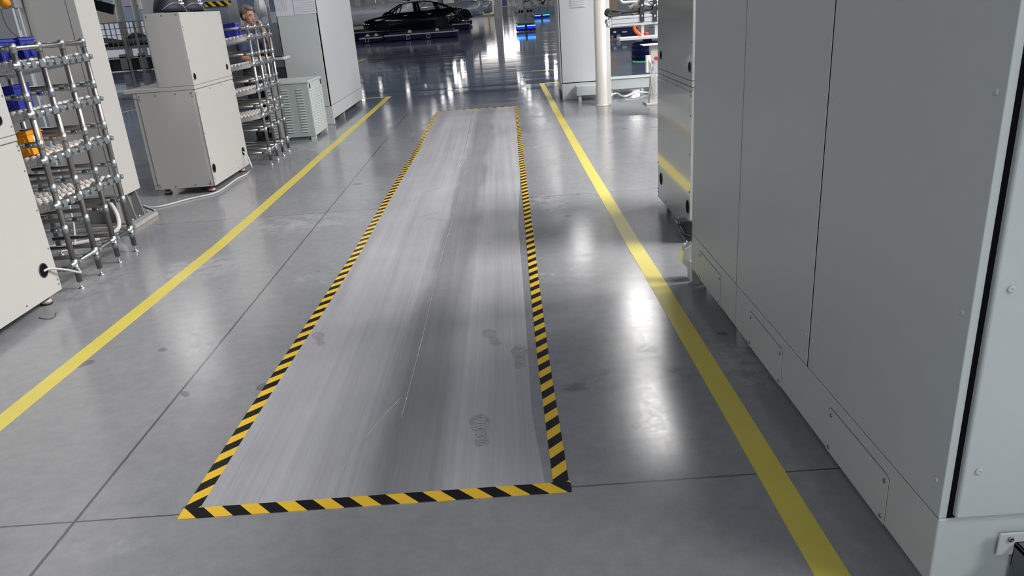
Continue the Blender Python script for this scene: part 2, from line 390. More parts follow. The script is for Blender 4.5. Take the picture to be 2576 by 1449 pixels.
ribbon('yellow_floor_line', [(.9, 16.25), (2.5, 16.3), (6., 16.3)], .08, .0014, YEL, 'yellow cross line at the far end of the right line, behind the round white post')
def pxline(a, c, wd, lab): p, q = G(*a), G(*c); ribbon('yellow_floor_line', [(p.x, p.y), ((p.x+q.x)/2, (p.y+q.y)/2), (q.x, q.y)], wd, .0014, YEL, lab)
pxline((900, 155), (918, 148), .18, 'scrap of yellow line on the open floor near the black car body')
pxline((1337, 179), (1405, 175), .10, 'distant yellow line on the open floor left of the grey pillar cabinet')
pxline((300, 284), (345, 275), .08, 'short piece of yellow line seen between the white column and the white workstation')

b = MB()
film = [(-1.205, 2.235), (.055, 2.235), (.03, 2.75), (.045, 4.0), (.055, 5.6), (.15, 8), (.20, 12.82), (-1.10, 12.92), (-1.115, 8), (-1.14, 5)]
NF = len(film)
A = [b.bm.verts.new((x, y, .0009)) for x, y in film]; B = [b.bm.verts.new((x, y, .0001)) for x, y in film]
b.bm.faces.new(A)
for i in range(NF): b.bm.faces.new((A[i], B[i], B[(i+1) % NF], A[(i+1) % NF]))
FILMO = tag(b.build('protective_film', FILM), 'long grey scuffed protective film on the floor inside the hazard tape', 'floor covering')
TW = .056
ribbon('hazard_tape', [(-1.236, 2.222), (.145, 2.222)], TW+.002, .0032, HAZA, 'near cross strip of black and yellow hazard tape, closest to the camera', 'hazard tape')
ribbon('hazard_tape', [(-1.206, 2.196), (-1.188, 3.), (-1.15, 4.2), (-1.125, 5.2), (-1.12, 6.5), (-1.105, 8), (-1.085, 9.5), (-1.10, 11), (-1.09, 12.93)], TW, .0024, HAZA, 'long left edge of black and yellow hazard tape beside the grey film', 'hazard tape')
ribbon('hazard_tape', [(.112, 2.196), (.108, 3.2), (.118, 4.4), (.13, 5.2), (.145, 6.5), (.17, 8.5), (.20, 10.5), (.225, 12.84)], TW, .0024, HAZA, 'long right edge of black and yellow hazard tape beside the grey film', 'hazard tape')
ribbon('hazard_tape', [(-1.12, 12.92), (-.5, 12.88), (.25, 12.81)], TW, .0032, HAZA, 'far cross strip of black and yellow hazard tape at the far end of the film', 'hazard tape')

# footprints and creases on the film
def print_mat(name, col):
    m, n, l, b = nodes(name)
    tc = n.new('ShaderNodeTexCoord'); w_ = n.new('ShaderNodeTexWave'); w_.wave_type = 'RINGS'; w_.inputs['Scale'].default_value = 22; w_.inputs['Distortion'].default_value = 9; w_.inputs['Detail'].default_value = 2; w_.inputs['Detail Scale'].default_value = 1.2
    nz = n.new('ShaderNodeTexNoise'); nz.inputs['Scale'].default_value = 26; nz.inputs['Detail'].default_value = 4
    l.new(tc.outputs['Object'], w_.inputs['Vector']); l.new(tc.outputs['Object'], nz.inputs['Vector'])
    q = n.new('ShaderNodeMath'); q.operation = 'MULTIPLY'; l.new(w_.outputs['Fac'], q.inputs[0]); l.new(nz.outputs['Fac'], q.inputs[1])
    r = n.new('ShaderNodeMapRange'); r.inputs[1].default_value = .22; r.inputs[2].default_value = .42; r.inputs[3].default_value = 0; r.inputs[4].default_value = .42; l.new(q.outputs[0], r.inputs[0])
    l.new(r.outputs[0], b.inputs['Alpha']); b.inputs['Base Color'].default_value = (*col, 1); b.inputs['Roughness'].default_value = .6
    return m
DUST = print_mat('dry_shoe_dust', (.42, .42, .43)); DUSTD = print_mat('scuffed_shoe_mark', (.15, .15, .155))
def footprint(x, y, ang, s=1., m=DUST, z=.0013):
    b = MB(); Lw = [(0, .018), (.02, .030), (.06, .033), (.10, .027), (.14, .033), (.19, .046), (.23, .046), (.265, .032), (.285, .012)]
    pts = [(w_, t) for t, w_ in Lw]+[(-w_, t) for t, w_ in Lw[::-1]]
    b.bm.faces.new([b.bm.verts.new((p[0], p[1], 0)) for p in pts])
    o = b.build('footprint', m, FILMO); o.location = (x, y, z); o.rotation_euler = (0, 0, R(ang)); o.scale = (s, s, 1)
for px, py, a, s in ((1065, 478, -50, .75), (1040, 540, -60, .9), (1130, 545, 60, .8), (1090, 625, -75, 1.), (1140, 605, -95, 1.), (1120, 712, 0, .85), (1080, 745, -30, .7)):
    g = G(px, py); footprint(g.x, g.y-.12, a, s)
for px, py, a, s in ((1252, 850, 15, .8), (1308, 905, 0, .9), (1215, 1090, 5, .9), (820, 850, 20, .7)):
    g = G(px, py); footprint(g.x, g.y-.1, a, s, DUSTD)
def crease(pts, w_=.004, m=CHROME, h=.003):
    P = [G(*p) for p in pts]; b = MB()
    b.tube([Vector((p.x, p.y, .0005)) for p in smooth_path(P, 5)], w_/2, 6); b.build('crease', m, FILMO)
FILMC = mat('clear_film_crease', (.42, .42, .43), .15, coat=1., spec=1.)
crease([(1203, 277), (1190, 330), (1176, 400), (1160, 470), (1143, 540), (1118, 620), (1092, 720), (1062, 850), (1010, 1050)], .003, FILMC)
crease([(1189, 280), (1180, 330), (1170, 375), (1155, 420)], .007, FILMC)
crease([(835, 1240), (860, 1180), (935, 1080), (1010, 1000)], .003, FILMC)

# ------------------------------------------------------------------ big grey cabinet on the right
X0 = 1.03; Yn, Yf = 1.556, 4.118
MC = thing('machine_cabinet', 'huge grey machine cabinet filling the right side, with screwed skirt plates', 'cabinet', (X0, Yn, 0))
def ml(p): return (p[0]-X0, p[1]-Yn, p[2])
b = MB(); b.box(.022, 1.25, .02, Yf-Yn, .31, 2.02); b.build('body', GREY, MC, .004)
b = MB(); b.box(0, 1.25, 0, Yf-Yn, .094, .303); b.build('plinth', GREY, MC, .004)
seams = [2.418, 3.275]
for y0, y1 in ((Yn+.002, seams[0]-.005), (seams[0]+.005, seams[1]-.004), (seams[1]+.004, Yf)):
    b = MB(); b.box(0, .021, y0-Yn, y1-Yn, .305, 2.02); pn = b.build('side_panel', GREY, MC, .002, 2)
b = MB()
for s in seams: b.box(.0015, .03, s-Yn-.0042, s-Yn+.0038, .3, 2.02)
b.box(.021, .05, .004, .03, .303, 2.02)
b.build('panel_gap', DARK, MC)
sp = []
for s in seams:
    for z in (.42, .84, 1.26, 1.68):
        sp += [(-.0005, s-Yn-.03, z), (-.0005, s-Yn+.03, z)]
screws(MC, sp, 'x', .0055, GREY)
screws(MC, [(-.0005, .035, .40), (-.0005, .035, .86), (-.0005, .035, 1.36)], 'x', .008, GREY)
# end door facing the camera
b = MB(); b.box(.036, 1.1, -.012, .012, .31, 2.02); d = b.build('end_door', GREY, MC, .006, 3)
screws(d, [(.072, -.0135, .45), (.072, -.0135, .93), (.072, -.0135, 1.42)], 'y', .009, GREY)
# skirt plates
for (a0, a1) in ((3.52, 3.94), (2.655, 3.06), (1.80, 2.21)):
    y0, y1 = a0-Yn, a1-Yn
    b = MB(); b.prism([(y0, .096), (y1, .096), (y1, .248), (y1-.012, .258), (y0+.012, .258), (y0, .248)], 0, -.0022, 0); pl = b.build('access_plate', GREY, MC)
    b = MB(); b.prism([(y0-.002, .0955), (y1+.002, .0955), (y1+.002, .250), (y1-.012, .2605), (y0+.012, .2605), (y0-.002, .250)], 0, -.0008, 0); b.build('plate_gap', SEAM, MC)
    screws(pl, [(-.003, y0+.02, .235), (-.003, y1-.02, .235), (-.003, y0+.02, .113), (-.003, y1-.02, .113)], 'x', .0075)
b = MB(); b.box(-.0006, .001, 3.262-Yn-.0015, 3.262-Yn+.0015, .094, .303); b.box(-.0003, .001, 0, Yf-Yn, .3030, .3042); b.build('plinth_seam', mat('faint_seam', (.2, .22, .215), .6), MC)
for y in (3.225, Yf-.03):
    for x in (.0, 1.1):
        b = MB(); b.box(x+.004, x+.085, y-Yn, y-Yn+.03, .004, .094); b.box(x-.012, x+.095, y-Yn-.004, y-Yn+.034, 0, .005); b.build('foot', BASEP, MC, .002)
# cable duct at the near end
CD = thing('cable_duct', 'dark grey steel cable duct at the bottom right corner, bolted to the big cabinet', 'cable duct', (1.20, 1.54, 0))
b = MB(); b.box(.02, .7, -.34, -.004, .22, .235); b.box(.02, .7, -.012, -.004, .16, .235); b.box(.02, .03, -.34, -.004, .02, .235); b.build('duct', mat('dark_duct_steel', (.12, .14, .16), .35, metal=.4), CD, .003)
b = MB(); b.box(-.02, .05, -.006, 0, .195, .262); b.build('bracket', WHITE2, CD, .002)
screws(CD, [(.008, -.008, .245)], 'y', .008)

# ------------------------------------------------------------------ white workstations
def workstation(label, loc, side, em, seam_m, long_=1.14, foot='level'):
    # origin: floor under the near corner of the aisle face; side=-1 the body lies towards -X, +1 towards +X
    W = thing('workstation_cabinet', label, 'workstation', loc)
    s = side
    def bx(m, x0, x1, y0, y1, z0, z1): m.box(min(s*x0, s*x1), max(s*x0, s*x1), y0, y1, z0, z1)
    b = MB(); bx(b, .004, .62, .004, long_-.004, .07, 1.03); b.build('base_cabinet', em, W, .003)
    b = MB(); bx(b, 0, .004, 0, long_, .068, 1.0); b.build('side_panel', em, W, .001)
    b = MB(); bx(b, .03, .58, 0, .004, .068, 1.03); b.build('end_panel', em, W, .001)
    b = MB(); bx(b, 0, .70, -.002, long_, 1.032, 1.068); b.build('worktop', em, W, .003)
    b = MB(); bx(b, 0, .345, 0, long_, 1.069, 1.745); up = b.build('upper_housing', em, W, .004, 3)
    b = MB(); bx(b, -.001, .6, -.001, .002, 1.0295, 1.0325); bx(b, -.0008, .001, 0, long_, 1.0295, 1.032); bx(b, -.0008, .001, 0, long_, 1.0675, 1.0695); bx(b, 0, .345, -.0008, .001, 1.0675, 1.0690)
    bx(b, .578, .581, -.0012, .003, .11, .98); bx(b, .578, .62, -.0012, .003, .11, .113); bx(b, .578, .62, -.0012, .003, .98, .983)
    b.build('panel_seams', seam_m, W)
    ax = '+x' if s < 0 else 'x'; e = -s*.0012
    pts = []
    for z in (.11, .14, .35, .6, .85, .975, 1.0): pts += [(e, .02, z), (e, long_-.02, z)]
    pts += [(e, y, .10) for y in (.38, .76)]+[(e, y, 1.005) for y in (.40, .74)]
    screws(W, pts, ax, .0065)
    screws(up, [(e, .02, z) for z in (1.12, 1.3, 1.58, 1.61, 1.725)]+[(e, long_-.02, z) for z in (1.12, 1.3, 1.5, 1.63, 1.725)]+[(e, .38, 1.725), (e, .76, 1.725)], ax, .0065)
    screws(W, [(s*x, -.0012, z) for x in (.04, .05) for z in (.095, 1.0)]+[(s*x, -.0012, z) for x in (.20, .40, .56) for z in (.095, 1.0)]+[(s*.56, -.0012, .97), (s*.56, -.0012, .12), (s*.04, -.0012, .12), (s*.04, -.0012, .97)], 'y', .0075)
    screws(up, [(s*x, -.0012, 1.725) for x in (.03, .17, .315)], 'y', .008)
    # cable ports: recessed ring and dark opening
    for (y, z, h, par) in ((.06, .24, .045, W), (long_-.13, .24, .045, W), (.06, 1.15, .03, up), (long_-.12, 1.17, .03, up)):
        b = MB(); b.tube([(-s*.0015, y, z), (s*.001, y, z)], h, 20); b.build('cable_port', DARK, par)
        b = MB()
        for k in range(20):
            a0, a1 = 2*math.pi*k/20, 2*math.pi*(k+1)/20
            b.tube([(-s*.0015, y+h*math.cos(a0), z+h*math.sin(a0)), (-s*.0015, y+h*math.cos(a1), z+h*math.sin(a1))], .003, 5, False)
        b.build('port_ring', SEAM, par)
    for (x, y) in ((.07, .07), (.54, .10), (.07, long_-.09), (.54, long_-.09)):
        if foot == 'level':
            b = MB(); b.lathe([(.036, 0), (.036, .012), (.030, .014)], 16, Matrix.Translation((s*x, y, 0))); ft = b.build('caster_pad', BLACK, W)
            b = MB(); b.lathe([(.034, .013), (.036, .020), (.034, .030), (.026, .034), (.012, .036)], 16, Matrix.Translation((s*x, y, 0))); b.build('caster_housing', WHITE, W)
            b = MB(); b.lathe([(.02, .034), (.026, .040), (.026, .054), (.018, .058), (.010, .072)], 12, Matrix.Translation((s*x, y, 0))); b.build('adjuster_wheel', RED, W)
        else:
            b = MB(); b.tube([(s*x-.012, y, .036), (s*x+.012, y, .036)], .034, 16); b.build('caster_wheel', BLACK, W)
            b = MB(); b.prism([(y-.02, .03), (y+.02, .03), (y+.03, .074), (y-.01, .074)], 0, s*x-.016, s*x+.016); b.build('caster_fork', CHROME, W)
    return W
workstation('tall white workstation cabinet with two caps on top, seen end-on in the middle left', (-2.995, 7.64, 0), -1, WHITE, SEAM)
workstation('white workstation cabinet at the left edge, in front of the rack with totes', (-2.95, 3.505, 0), -1, WHITE, SEAM)
workstation('glossy grey workstation cabinet on casters reflecting the yellow line, beyond the big grey cabinet', (1.2, 4.86, 0), 1, SHINY, SEAM, 1.06, 'wheel')

# ------------------------------------------------------------------ tube racks
def joint_mesh():
    b = MB(); b.tube([(0, 0, -.030), (0, 0, .030)], .0215, 12)
    b.tube([(0, -.06, 0), (0, .06, 0)], .0185, 10); b.box(.018, .025, .026, .05, -.014, .014)
    b.tube([(.02, .036, 0), (.029, .036, 0)], .008, 8)
    return b
def sleeve_mesh():
    b = MB(); b.tube([(-.085, 0, 0), (0, 0, 0)], .0195, 10); b.tube([(-.05, 0, -.001), (-.05, -.025, .0)], .0085, 8)
    b.tube([(0, 0, -.030), (0, 0, .030)], .0215, 12); return b
def rack(label, loc):
    K = thing('tube_flow_rack', label, 'rack', loc)
    ys = [0, .273, .546, .82]; lv = [1.455, 1.16, .872, .58]; ties = [1.555, 1.27, .975, .69, .415, .145]; D = .61; SL = .13
    jt = None; slv = None
    def post(x, y, top=1.575):
        b = MB(); b.tube([(x, y, .05), (x, y, top)], .0185, 12); p = b.build('post', STEEL, K)
        b = MB(); b.lathe([(.021, 0), (.021, .004), (.012, .010), (.007, .014), (.007, .045), (.012, .047), (.012, .054)], 14, Matrix.Translation((x, y, 0))); b.build('levelling_foot', CHROME, p)
        b = MB(); b.tube([(x, y, top-.03), (x, y, top+.006)], .023, 12); b.build('post_cap', ZINC, p)
    for y in ys: post(0, y)
    for y in (0, .82+.05): post(-D, y, 1.5)
    for i, y in enumerate(ys):
        for z in ties:
            yb = y if i < 3 else y+.0
            b = MB(); b.tube([(-.01, y, z), (-D, yb, z)], .0155, 10); b.build('tie_tube', STEEL, K)
            if slv is None: slv = sleeve_mesh().build('tube_sleeve', ZINC, K, loc=(0, y, z))
            else: cp(slv, K, (0, y, z))
    b0 = 0
    for z in lv+[.177]:
        b = MB(); b.tube([(.0, -.01, z), (.0, .83, z)], .0165, 10); b.build('cross_rail', STEEL if z < .3 else ZINC, K)
        for y in ys:
            if jt is None: jt = joint_mesh().build('tube_joint', ZINC, K, loc=(0, y, z))
            else: cp(jt, K, (0, y, z))
    b = MB(); b.tube([(0, 0, 1.555), (0, .82, 1.555)], .0165, 10); b.build('cross_rail', STEEL, K)
    for z in lv:
        zb = z-SL*D+.0
        b = MB(); b.tube([(-D, 0, zb), (-D, .87, zb)], .014, 10); b.build('back_rail', STEEL, K)
        # clips along the front rail
        for k in range(9):
            y = .05+.09*k
            if min(abs(y-q) for q in ys) < .03: continue
            b = MB(); b.box(-.03, .018, y-.020, y+.020, z-.019, z+.022); b.box(.017, .022, y-.024, y+.024, z-.024, z+.016); b.build('track_clip', ZINC, K)
        rows = (.012, .13, .145, .262, .288, .40, .42, .535, .56, .68, .70, .81)
        for q, y in enumerate((.035, .135, .235, .31, .41, .51, .585, .685, .785)):
            b = MB(); x1, x0 = -.02, -D-.02
            def zz(x): return z+.012+SL*x
            b.prism([(x1, zz(x1)-.016), (x0, zz(x0)-.016), (x0, zz(x0)+.006), (x1, zz(x1)+.006)], 1, y-.019, y+.019)
            tr = b.build('roller_track', ALU, K)
            b = MB()
            for k in range(13):
                x = -.045-k*.044-(.02 if q % 2 else 0)
                off = 0
                b.lathe([(.007, -.026), (.015, -.018), (.0195, -.006), (.0195, .006), (.015, .018), (.007, .026)], 10, Matrix.Translation((x, y+off, zz(x)+.010)) @ Matrix.Rotation(math.pi/2, 4, 'X'))
            b.build('rollers', ROLL, tr)
        # perforated side channel
        for y in (-.002, .822):
            b = MB(); b.prism([(-.03, z-.03-.004), (-D, z-.034-SL*D), (-D, z-.006-SL*D), (-.03, z-.006)], 1, y-.003, y+.003); ch = b.build('side_channel', ALU, K)
            b = MB()
            for k in range(24):
                x = -.05-k*.0235; b.tube([(x, y-.0036, z-.02+SL*x), (x, y+.0036, z-.02+SL*x)], .0028, 6)
            b.build('channel_holes', DARK, ch)
    return K
RK = rack('near tube flow rack holding blue and amber totes, behind the left-edge cabinet', (-2.935, 4.83, 0))
copy_tree(RK, (-2.815, 9.03, 0), 'far tube flow rack in front of the person, beyond the tall white workstation')

def tote(label, loc, m, cat='tote', sx=.15, sy=.11, h=.135, rz=0., ry=0., group=None):
    # open bin: base narrower than rim, ribs, hollow
    b = MB(); bm = b.bm
    def ring(fx, fy, z): return [bm.verts.new((sx/2*fx*a, sy/2*fy*c, z)) for a, c in ((-1, -1), (1, -1), (1, 1), (-1, 1))]
    R1 = ring(.84, .84, 0); R2 = ring(.97, .97, h*.86); R3 = ring(1.08, 1.08, h*.86); R4 = ring(1.08, 1.08, h*.90); R4b = ring(1.0, 1.0, h*.92); R5 = ring(1.0, 1.0, h); R6 = ring(1.1, 1.1, h); R7 = ring(1.1, 1.1, h*1.02); R8 = ring(.94, .94, h*1.02); R9 = ring(.80, .80, .006)
    bm.faces.new(R1[::-1])
    rs = [R1, R2, R3, R4, R4b, R5, R6, R7, R8, R9]
    for u, v in zip(rs, rs[1:]):
        for i in range(4): bm.faces.new((u[i], u[(i+1) % 4], v[(i+1) % 4], v[i]))
    bm.faces.new(R9)
    o = b.build('tote', m, None, .0015); o.location = loc; o.rotation_euler = (0, ry, rz)
    tag(o, label, cat, group)
    b = MB()
    for q in (-.28, .28):
        b.box(q*sx-.004, q*sx+.004, -sy/2*.93-.004, -sy/2*.86, h*.1, h*.84)
        b.box(q*sx-.004, q*sx+.004, sy/2*.86, sy/2*.93+.004, h*.1, h*.84)
    b.box(sx/2*.90, sx/2*.93+.004, -.004, .004, h*.1, h*.84)
    b.build('rib', m, o)
    return o
def on_track(x, z): return z+.012+.0315+.13*(x+2.935)
SA = math.atan(.13)
ZL = [1.455, 1.16, .872, .58]
tote('blue tote on the top level of the near rack, nearest the camera', (-3.12, 4.955, on_track(-3.12, ZL[0])), BLUEP, sx=.19, sy=.17, h=.125, ry=-SA)
tote('blue tote on the top level of the near rack, second from the camera', (-3.12, 5.20, on_track(-3.12, ZL[0])), BLUEP, sx=.17, sy=.17, h=.13, ry=-SA)
tote('blue tote on the second level of the near rack, half behind the left-edge cabinet', (-3.13, 5.0, on_track(-3.13, ZL[1])), BLUEP, sx=.19, sy=.18, h=.15, ry=-SA)
tt = tote('amber tote with a small white label on the third level of the near rack', (-3.11, 4.99, on_track(-3.11, ZL[2])), AMBER, sx=.155, sy=.17, h=.15, ry=-SA)
b = MB(); b.box(.0735, .0755, -.03, .02, .06, .11); b.build('paper_label', PAPER, tt)
tote('blue tote on the top level of the far rack, beside the tall white workstation', (-3.17, 9.62, 1.455+.0365-.13*.355), BLUEP, sx=.17, sy=.2, h=.165, ry=-SA)

# ------------------------------------------------------------------ white column on gusseted base
COL = thing('equipment_column', 'wide white square column on a gusseted base plate behind the near tube rack', 'column', (-3.3, 6.4, 0))
b = MB(); b.box(-.47, 0, 0, .31, .285, 2.7); b.build('column_body', WHITE, COL, .006, 3)
b = MB(); b.box(-.40, -.075, -.004, .001, .30, 2.68); b.build('front_door', WHITE, COL, .001)
b = MB(); b.box(-.403, -.399, -.0045, .001, .30, 2.68); b.box(-.076, -.072, -.0045, .001, .30, 2.68); b.build('door_gap', SEAM, COL)
b = MB(); b.box(-.52, .05, -.05, .42, 0, .035); b.build('grout_pad', GROUT, COL, .006)
b = MB(); b.box(-.49, .02, -.02, .38, .035, .055); b.build('base_plate', BASEP, COL, .003)
b = MB(); b.box(-.40, -.07, .05, .26, .055, .285); b.build('pedestal', BASEP, COL)
for x in (-.38, -.2, -.09):
    b = MB(); b.prism([(.055, .055), (.055, .285), (-.0, .285), (-.02, .12), (-.02, .055)], 0, x-.006, x+.006); b.build('gusset', BASEP, COL)
for y in (.08, .24):
    b = MB(); b.prism([(-.07, .055), (-.07, .285), (-.02, .285), (.015, .07), (.015, .055)], 1, y-.006, y+.006); b.build('gusset', BASEP, COL)
for y in (.03, .16, .33):
    b = MB(); b.tube([(.0, y, .055), (.0, y, .075)], .012, 6); b.build('anchor_bolt', CHROME, COL)

def cable(name, label, pts, r, m, cat='cable', ribs=False):
    P = smooth_path(pts, 8); b = MB()
    rr = [r*(1.0+(.10 if i % 2 else -.06)) for i in range(len(P))] if ribs else r
    b.tube(P, rr, 10); return tag(b.build(name, m), label, cat)
def gp(px, py, z): v = G(px, py); return (v.x, v.y, z)
cable('power_cable', 'grey cable from the tall white workstation lying in a curve on the floor', [(-2.992, 8.63, .24), (-2.94, 8.6, .19), (-2.88, 8.5, .08), gp(633, 425, .012), gp(620, 440, .009), gp(596, 452, .009), gp(560, 478, .009), gp(530, 491, .009), gp(475, 503, .009), gp(420, 518, .009), gp(385, 524, .009), gp(362, 520, .009), (-3.36, 7.0, .009)], .0085, CABLE)
cable('power_cable', 'grey cable drooping from the port of the left-edge cabinet to the near rack', [(-2.952, 4.515, .235), (-2.93, 4.56, .235), (-2.9, 4.66, .19), (-2.9, 4.77, .135), (-2.905, 4.815, .12), (-2.915, 4.80, .17)], .0075, CABLE)
cable('conduit_hose', 'thick white hose arching down beside the base of the white column', [(-3.42, 6.33, .26), (-3.36, 6.27, .24), (-3.3, 6.2, .16), (-3.28, 6.13, .08), (-3.33, 6.07, .04), (-3.40, 6.05, .022)], .018, HOSE, 'hose')
cable('conduit_hose', 'corrugated pale conduit lying on the floor behind the near rack', [(-3.41, 6.045, .017), (-3.5, 5.99, .016), (-3.75, 5.9, .016), (-4.2, 5.98, .016)], .0155, HOSE, 'hose', True)
cable('conduit_hose', 'thin white hose hanging straight down behind the near rack', [(-3.5, 5.95, .5), (-3.51, 5.92, .3), (-3.51, 5.9, .16), (-3.52, 5.84, .02), (-3.6, 5.75, .012)], .009, HOSE, 'hose')
cable('green_string', 'loose green string curled on the floor below the left-edge cabinet', [gp(98, 800, .003), gp(115, 803, .003), gp(130, 802, .003), gp(139, 796, .003), gp(141, 787, .003)], .0022, mat('green_string', (.02, .10, .09), .7), 'string')

# grey-green cabinet glimpsed behind the rack on the far left
GC = thing('electrical_cabinet', 'pale grey-green cabinet at the top left corner, behind the near rack', 'cabinet', (-4.35, 6.9, 0))
b = MB(); b.box(-1.1, -.03, 0, .5, .05, 2.3); b.build('body', GREEN2, GC, .006)
b = MB(); b.box(-.03, .25, 0, .03, .05, 2.3); b.build('side_frame', WHITE2, GC, .003)
cable('signal_wire', 'thin dark wire hanging in the top left corner above the blue totes', [onY(0, 20, 6.6), onY(12, 55, 6.6), onY(28, 80, 6.6), onY(60, 110, 6.6), onY(90, 180, 6.6), onY(98, 220, 6.6)], .004, BASEP)
u = onY(20, 8, 6.3)
SV = thing('servo_motor', 'grey and amber motor housing at the top left corner of the photo', 'motor', (u.x, u.y, u.z))
b = MB(); b.tube([(-.16, 0, -.02), (.02, 0, .015)], .045, 14); b.build('motor_body', WHITE2, SV)
b = MB(); b.tube([(-.03, -.02, .0), (.045, -.02, .02)], .047, 8); b.build('amber_cover', AMBER, SV)
b = MB(); b.box(.045, .075, -.05, .05, -.04, .12); b.build('mount_plate', BASEP, SV, .003)
b = MB(); b.box(.05, .07, -.01, .01, -.3, 1.0); b.build('support_arm', ALU, SV)

# ------------------------------------------------------------------ caps on the workstation
def cap(label, loc, s, rz):
    K = thing('bump_cap', label, 'cap', loc, rz)
    b = MB(); bm = b.bm; N = 24; rings = []
    for k in range(9):
        a = k/8*math.pi/2; r = math.cos(a)**.7 if k < 8 else 0.02; z = math.sin(a)*.145+.006
        rings.append([bm.verts.new((s*(.15*r*math.cos(2*math.pi*j/N)+.02*math.sin(a)), s*.11*r*math.sin(2*math.pi*j/N), z*s)) for j in range(N)])
    for u_, v_ in zip(rings, rings[1:]):
        for j in range(N): f = bm.faces.new((u_[j], u_[(j+1) % N], v_[(j+1) % N], v_[j])); f.smooth = True
    bm.faces.new(rings[0][::-1]); bm.faces.new(rings[-1])
    b.build('crown', mat('navy_cap_shell', (.008, .011, .022), .6), K)
    b = MB(); pts = [(-.12, 0), (-.10, .09), (0, .115)]
    P = [(s*(.11+.10*math.cos(t)), s*.105*math.sin(t), s*(.004+.014*math.cos(t))) for t in [math.pi*(i/14-.5) for i in range(15)]]
    b2 = b.bm; top = [b2.verts.new(p) for p in P]; bot = [b2.verts.new((p[0], p[1], max(0., p[2]-.004))) for p in P]
    b2.faces.new(top); b2.faces.new(bot[::-1])
    for i in range(15): b2.faces.new((top[i], bot[i], bot[(i+1) % 15], top[(i+1) % 15]))
    b.build('brim', BLACKG, K)
    b = MB(); b.tube([(s*.155*math.cos(t), s*.115*math.sin(t), s*(.03+.035*math.sin(t*2.2))) for t in [-math.pi*(.05+i/20*.9) for i in range(21)]], .0018, 6); b.build('piping', PAPER, K)
    b = MB()
    for i in range(3):
        for j in range(2): b.box(s*(-.02+i*.022), s*(-.002+i*.022), -s*.108+j*.012, -s*.096+j*.012, s*(.055+j*.018), s*(.068+j*.018))
    b.build('white_print', PAPER, K)
    return K
cap('dark navy cap with white print on top of the tall white workstation, nearer one', (-3.165, 7.86, 1.75), 1.25, 1.5)
cap('dark navy cap on top of the tall white workstation, farther one', (-3.165, 8.36, 1.75), 1.25, 1.5)

# ------------------------------------------------------------------ louvred box
LB = thing('louvred_box', 'low grey-green steel box with rows of louvres beside the far rack', 'electrical box', (-3.26, 10.74, 0))
b = MB(); b.box(0, .60, 0, .81, .05, .78); b.build('housing', GREEN, LB, .004)
b = MB(); b.box(-.01, .61, -.01, .82, .78, .805); b.build('lid', GREEN2, LB, .003)
b = MB(); b.box(.60, .606, .01, .80, .06, .77); b.build('side_cover', GREEN2, LB, .001)
b = MB(); b.box(.02, .50, .03, .78, 0, .05); b.build('plinth', mat('dark_grey_plinth', (.14, .16, .16), .6), LB)
for y0 in (.01, .75): b = MB(); b.box(.53, .60, y0, y0+.05, 0, .05); b.build('foot', GREEN2, LB)
lv = None
for cx in (.07, .27, .47):
    for k in range(17):
        z = .70-k*.036
        if lv is None:
            q = MB(); q.prism([(0, -.008), (0, .007), (-.013, -.001), (-.013, -.005)], 0, -.045, .045); lv = q.build('louvre', GREEN2, LB, loc=(cx, 0, z))
        else: cp(lv, LB, (cx, 0, z))
lv = None
for cy in (.12, .30, .48, .66):
    for k in range(15):
        z = .67-k*.036
        if lv is None:
            q = MB(); q.prism([(0, -.007), (0, .006), (.012, -.001), (.012, -.005)], 1, -.035, .035); lv = q.build('side_louvre', GREEN2, LB, loc=(.606, cy, z))
        else: cp(lv, LB, (.606, cy, z))
for y in (.06, .74):
    q = MB(); q.box(.606, .616, y-.015, y+.015, .70, .765); q.build('latch', BLACKG, LB)

# ------------------------------------------------------------------ panel cabinet with papers
PC = thing('control_cabinet', 'tall pale grey control cabinet with papers taped to its door, left of the aisle', 'cabinet', (-3.30, 12.1, 0))
b = MB(); b.box(0, .62, .01, 2.75, .30, 2.4); b.build('body', WHITE2, PC, .005)
b = MB(); b.box(.012, .60, -.012, .01, .30, 2.4); b.build('front_door', GREEN2, PC, .004)
b = MB(); b.box(.0, .62, .0, .011, .30, 2.4); b.build('door_frame', DARK, PC)
for y0, y1 in ((.0, .95), (.955, 1.85), (1.855, 2.76)):
    b = MB(); b.box(.62, .632, y0, y1, .31, 2.4); b.build('side_panel', WHITE2, PC, .002)
b = MB(); b.box(.0, .63, .0, .06, .02, .297); b.box(.61, .63, .06, 2.76, .10, .297); b.build('plinth', WHITE2, PC, .003)
for y in (.95, 2.62):
    b = MB(); b.box(.45, .60, y, y+.1, 0, .10); b.build('foot', BASEP, PC)
screws(PC, [(.633, y, .16) for y in (.2, .7, 1.2, 1.7, 2.2, 2.6)], '+x', .008)
def sheet(nm, p0, p1, label, n):
    x0, z1 = p0; x1, z0 = p1
    o = thing(nm, label, 'paper', (x0, 12.084, z0))
    b = MB(); b.box(0, x1-x0, -.001, .0005, 0, z1-z0); b.build('page', PAPER, o)
    b = MB(); wd, ht = x1-x0, z1-z0
    for k in range(n):
        if n == 7: b.box(.02+k*.024, .024+k*.024, -.0016, -.001, ht*.2, ht*.95)
        else: b.box(.03, wd-.02, -.0016, -.001, ht*.1+k*ht/(n+1), ht*.1+.004+k*ht/(n+1))
    b.build('print', INK, o)
q0 = onY(697, 0, 12.08); q1 = onY(739, 39, 12.08); q2 = onY(742, 39, 12.08); q3 = onY(797, 36, 12.08)
sheet('notice_sheet', (q1.x-.26, q1.z+.33), (q1.x, q1.z), 'left printed sheet taped to the pale grey control cabinet door', 7)
sheet('notice_sheet', (q2.x, q1.z+.33), (q3.x, q1.z+.01), 'right printed sheet taped to the pale grey control cabinet door', 9)

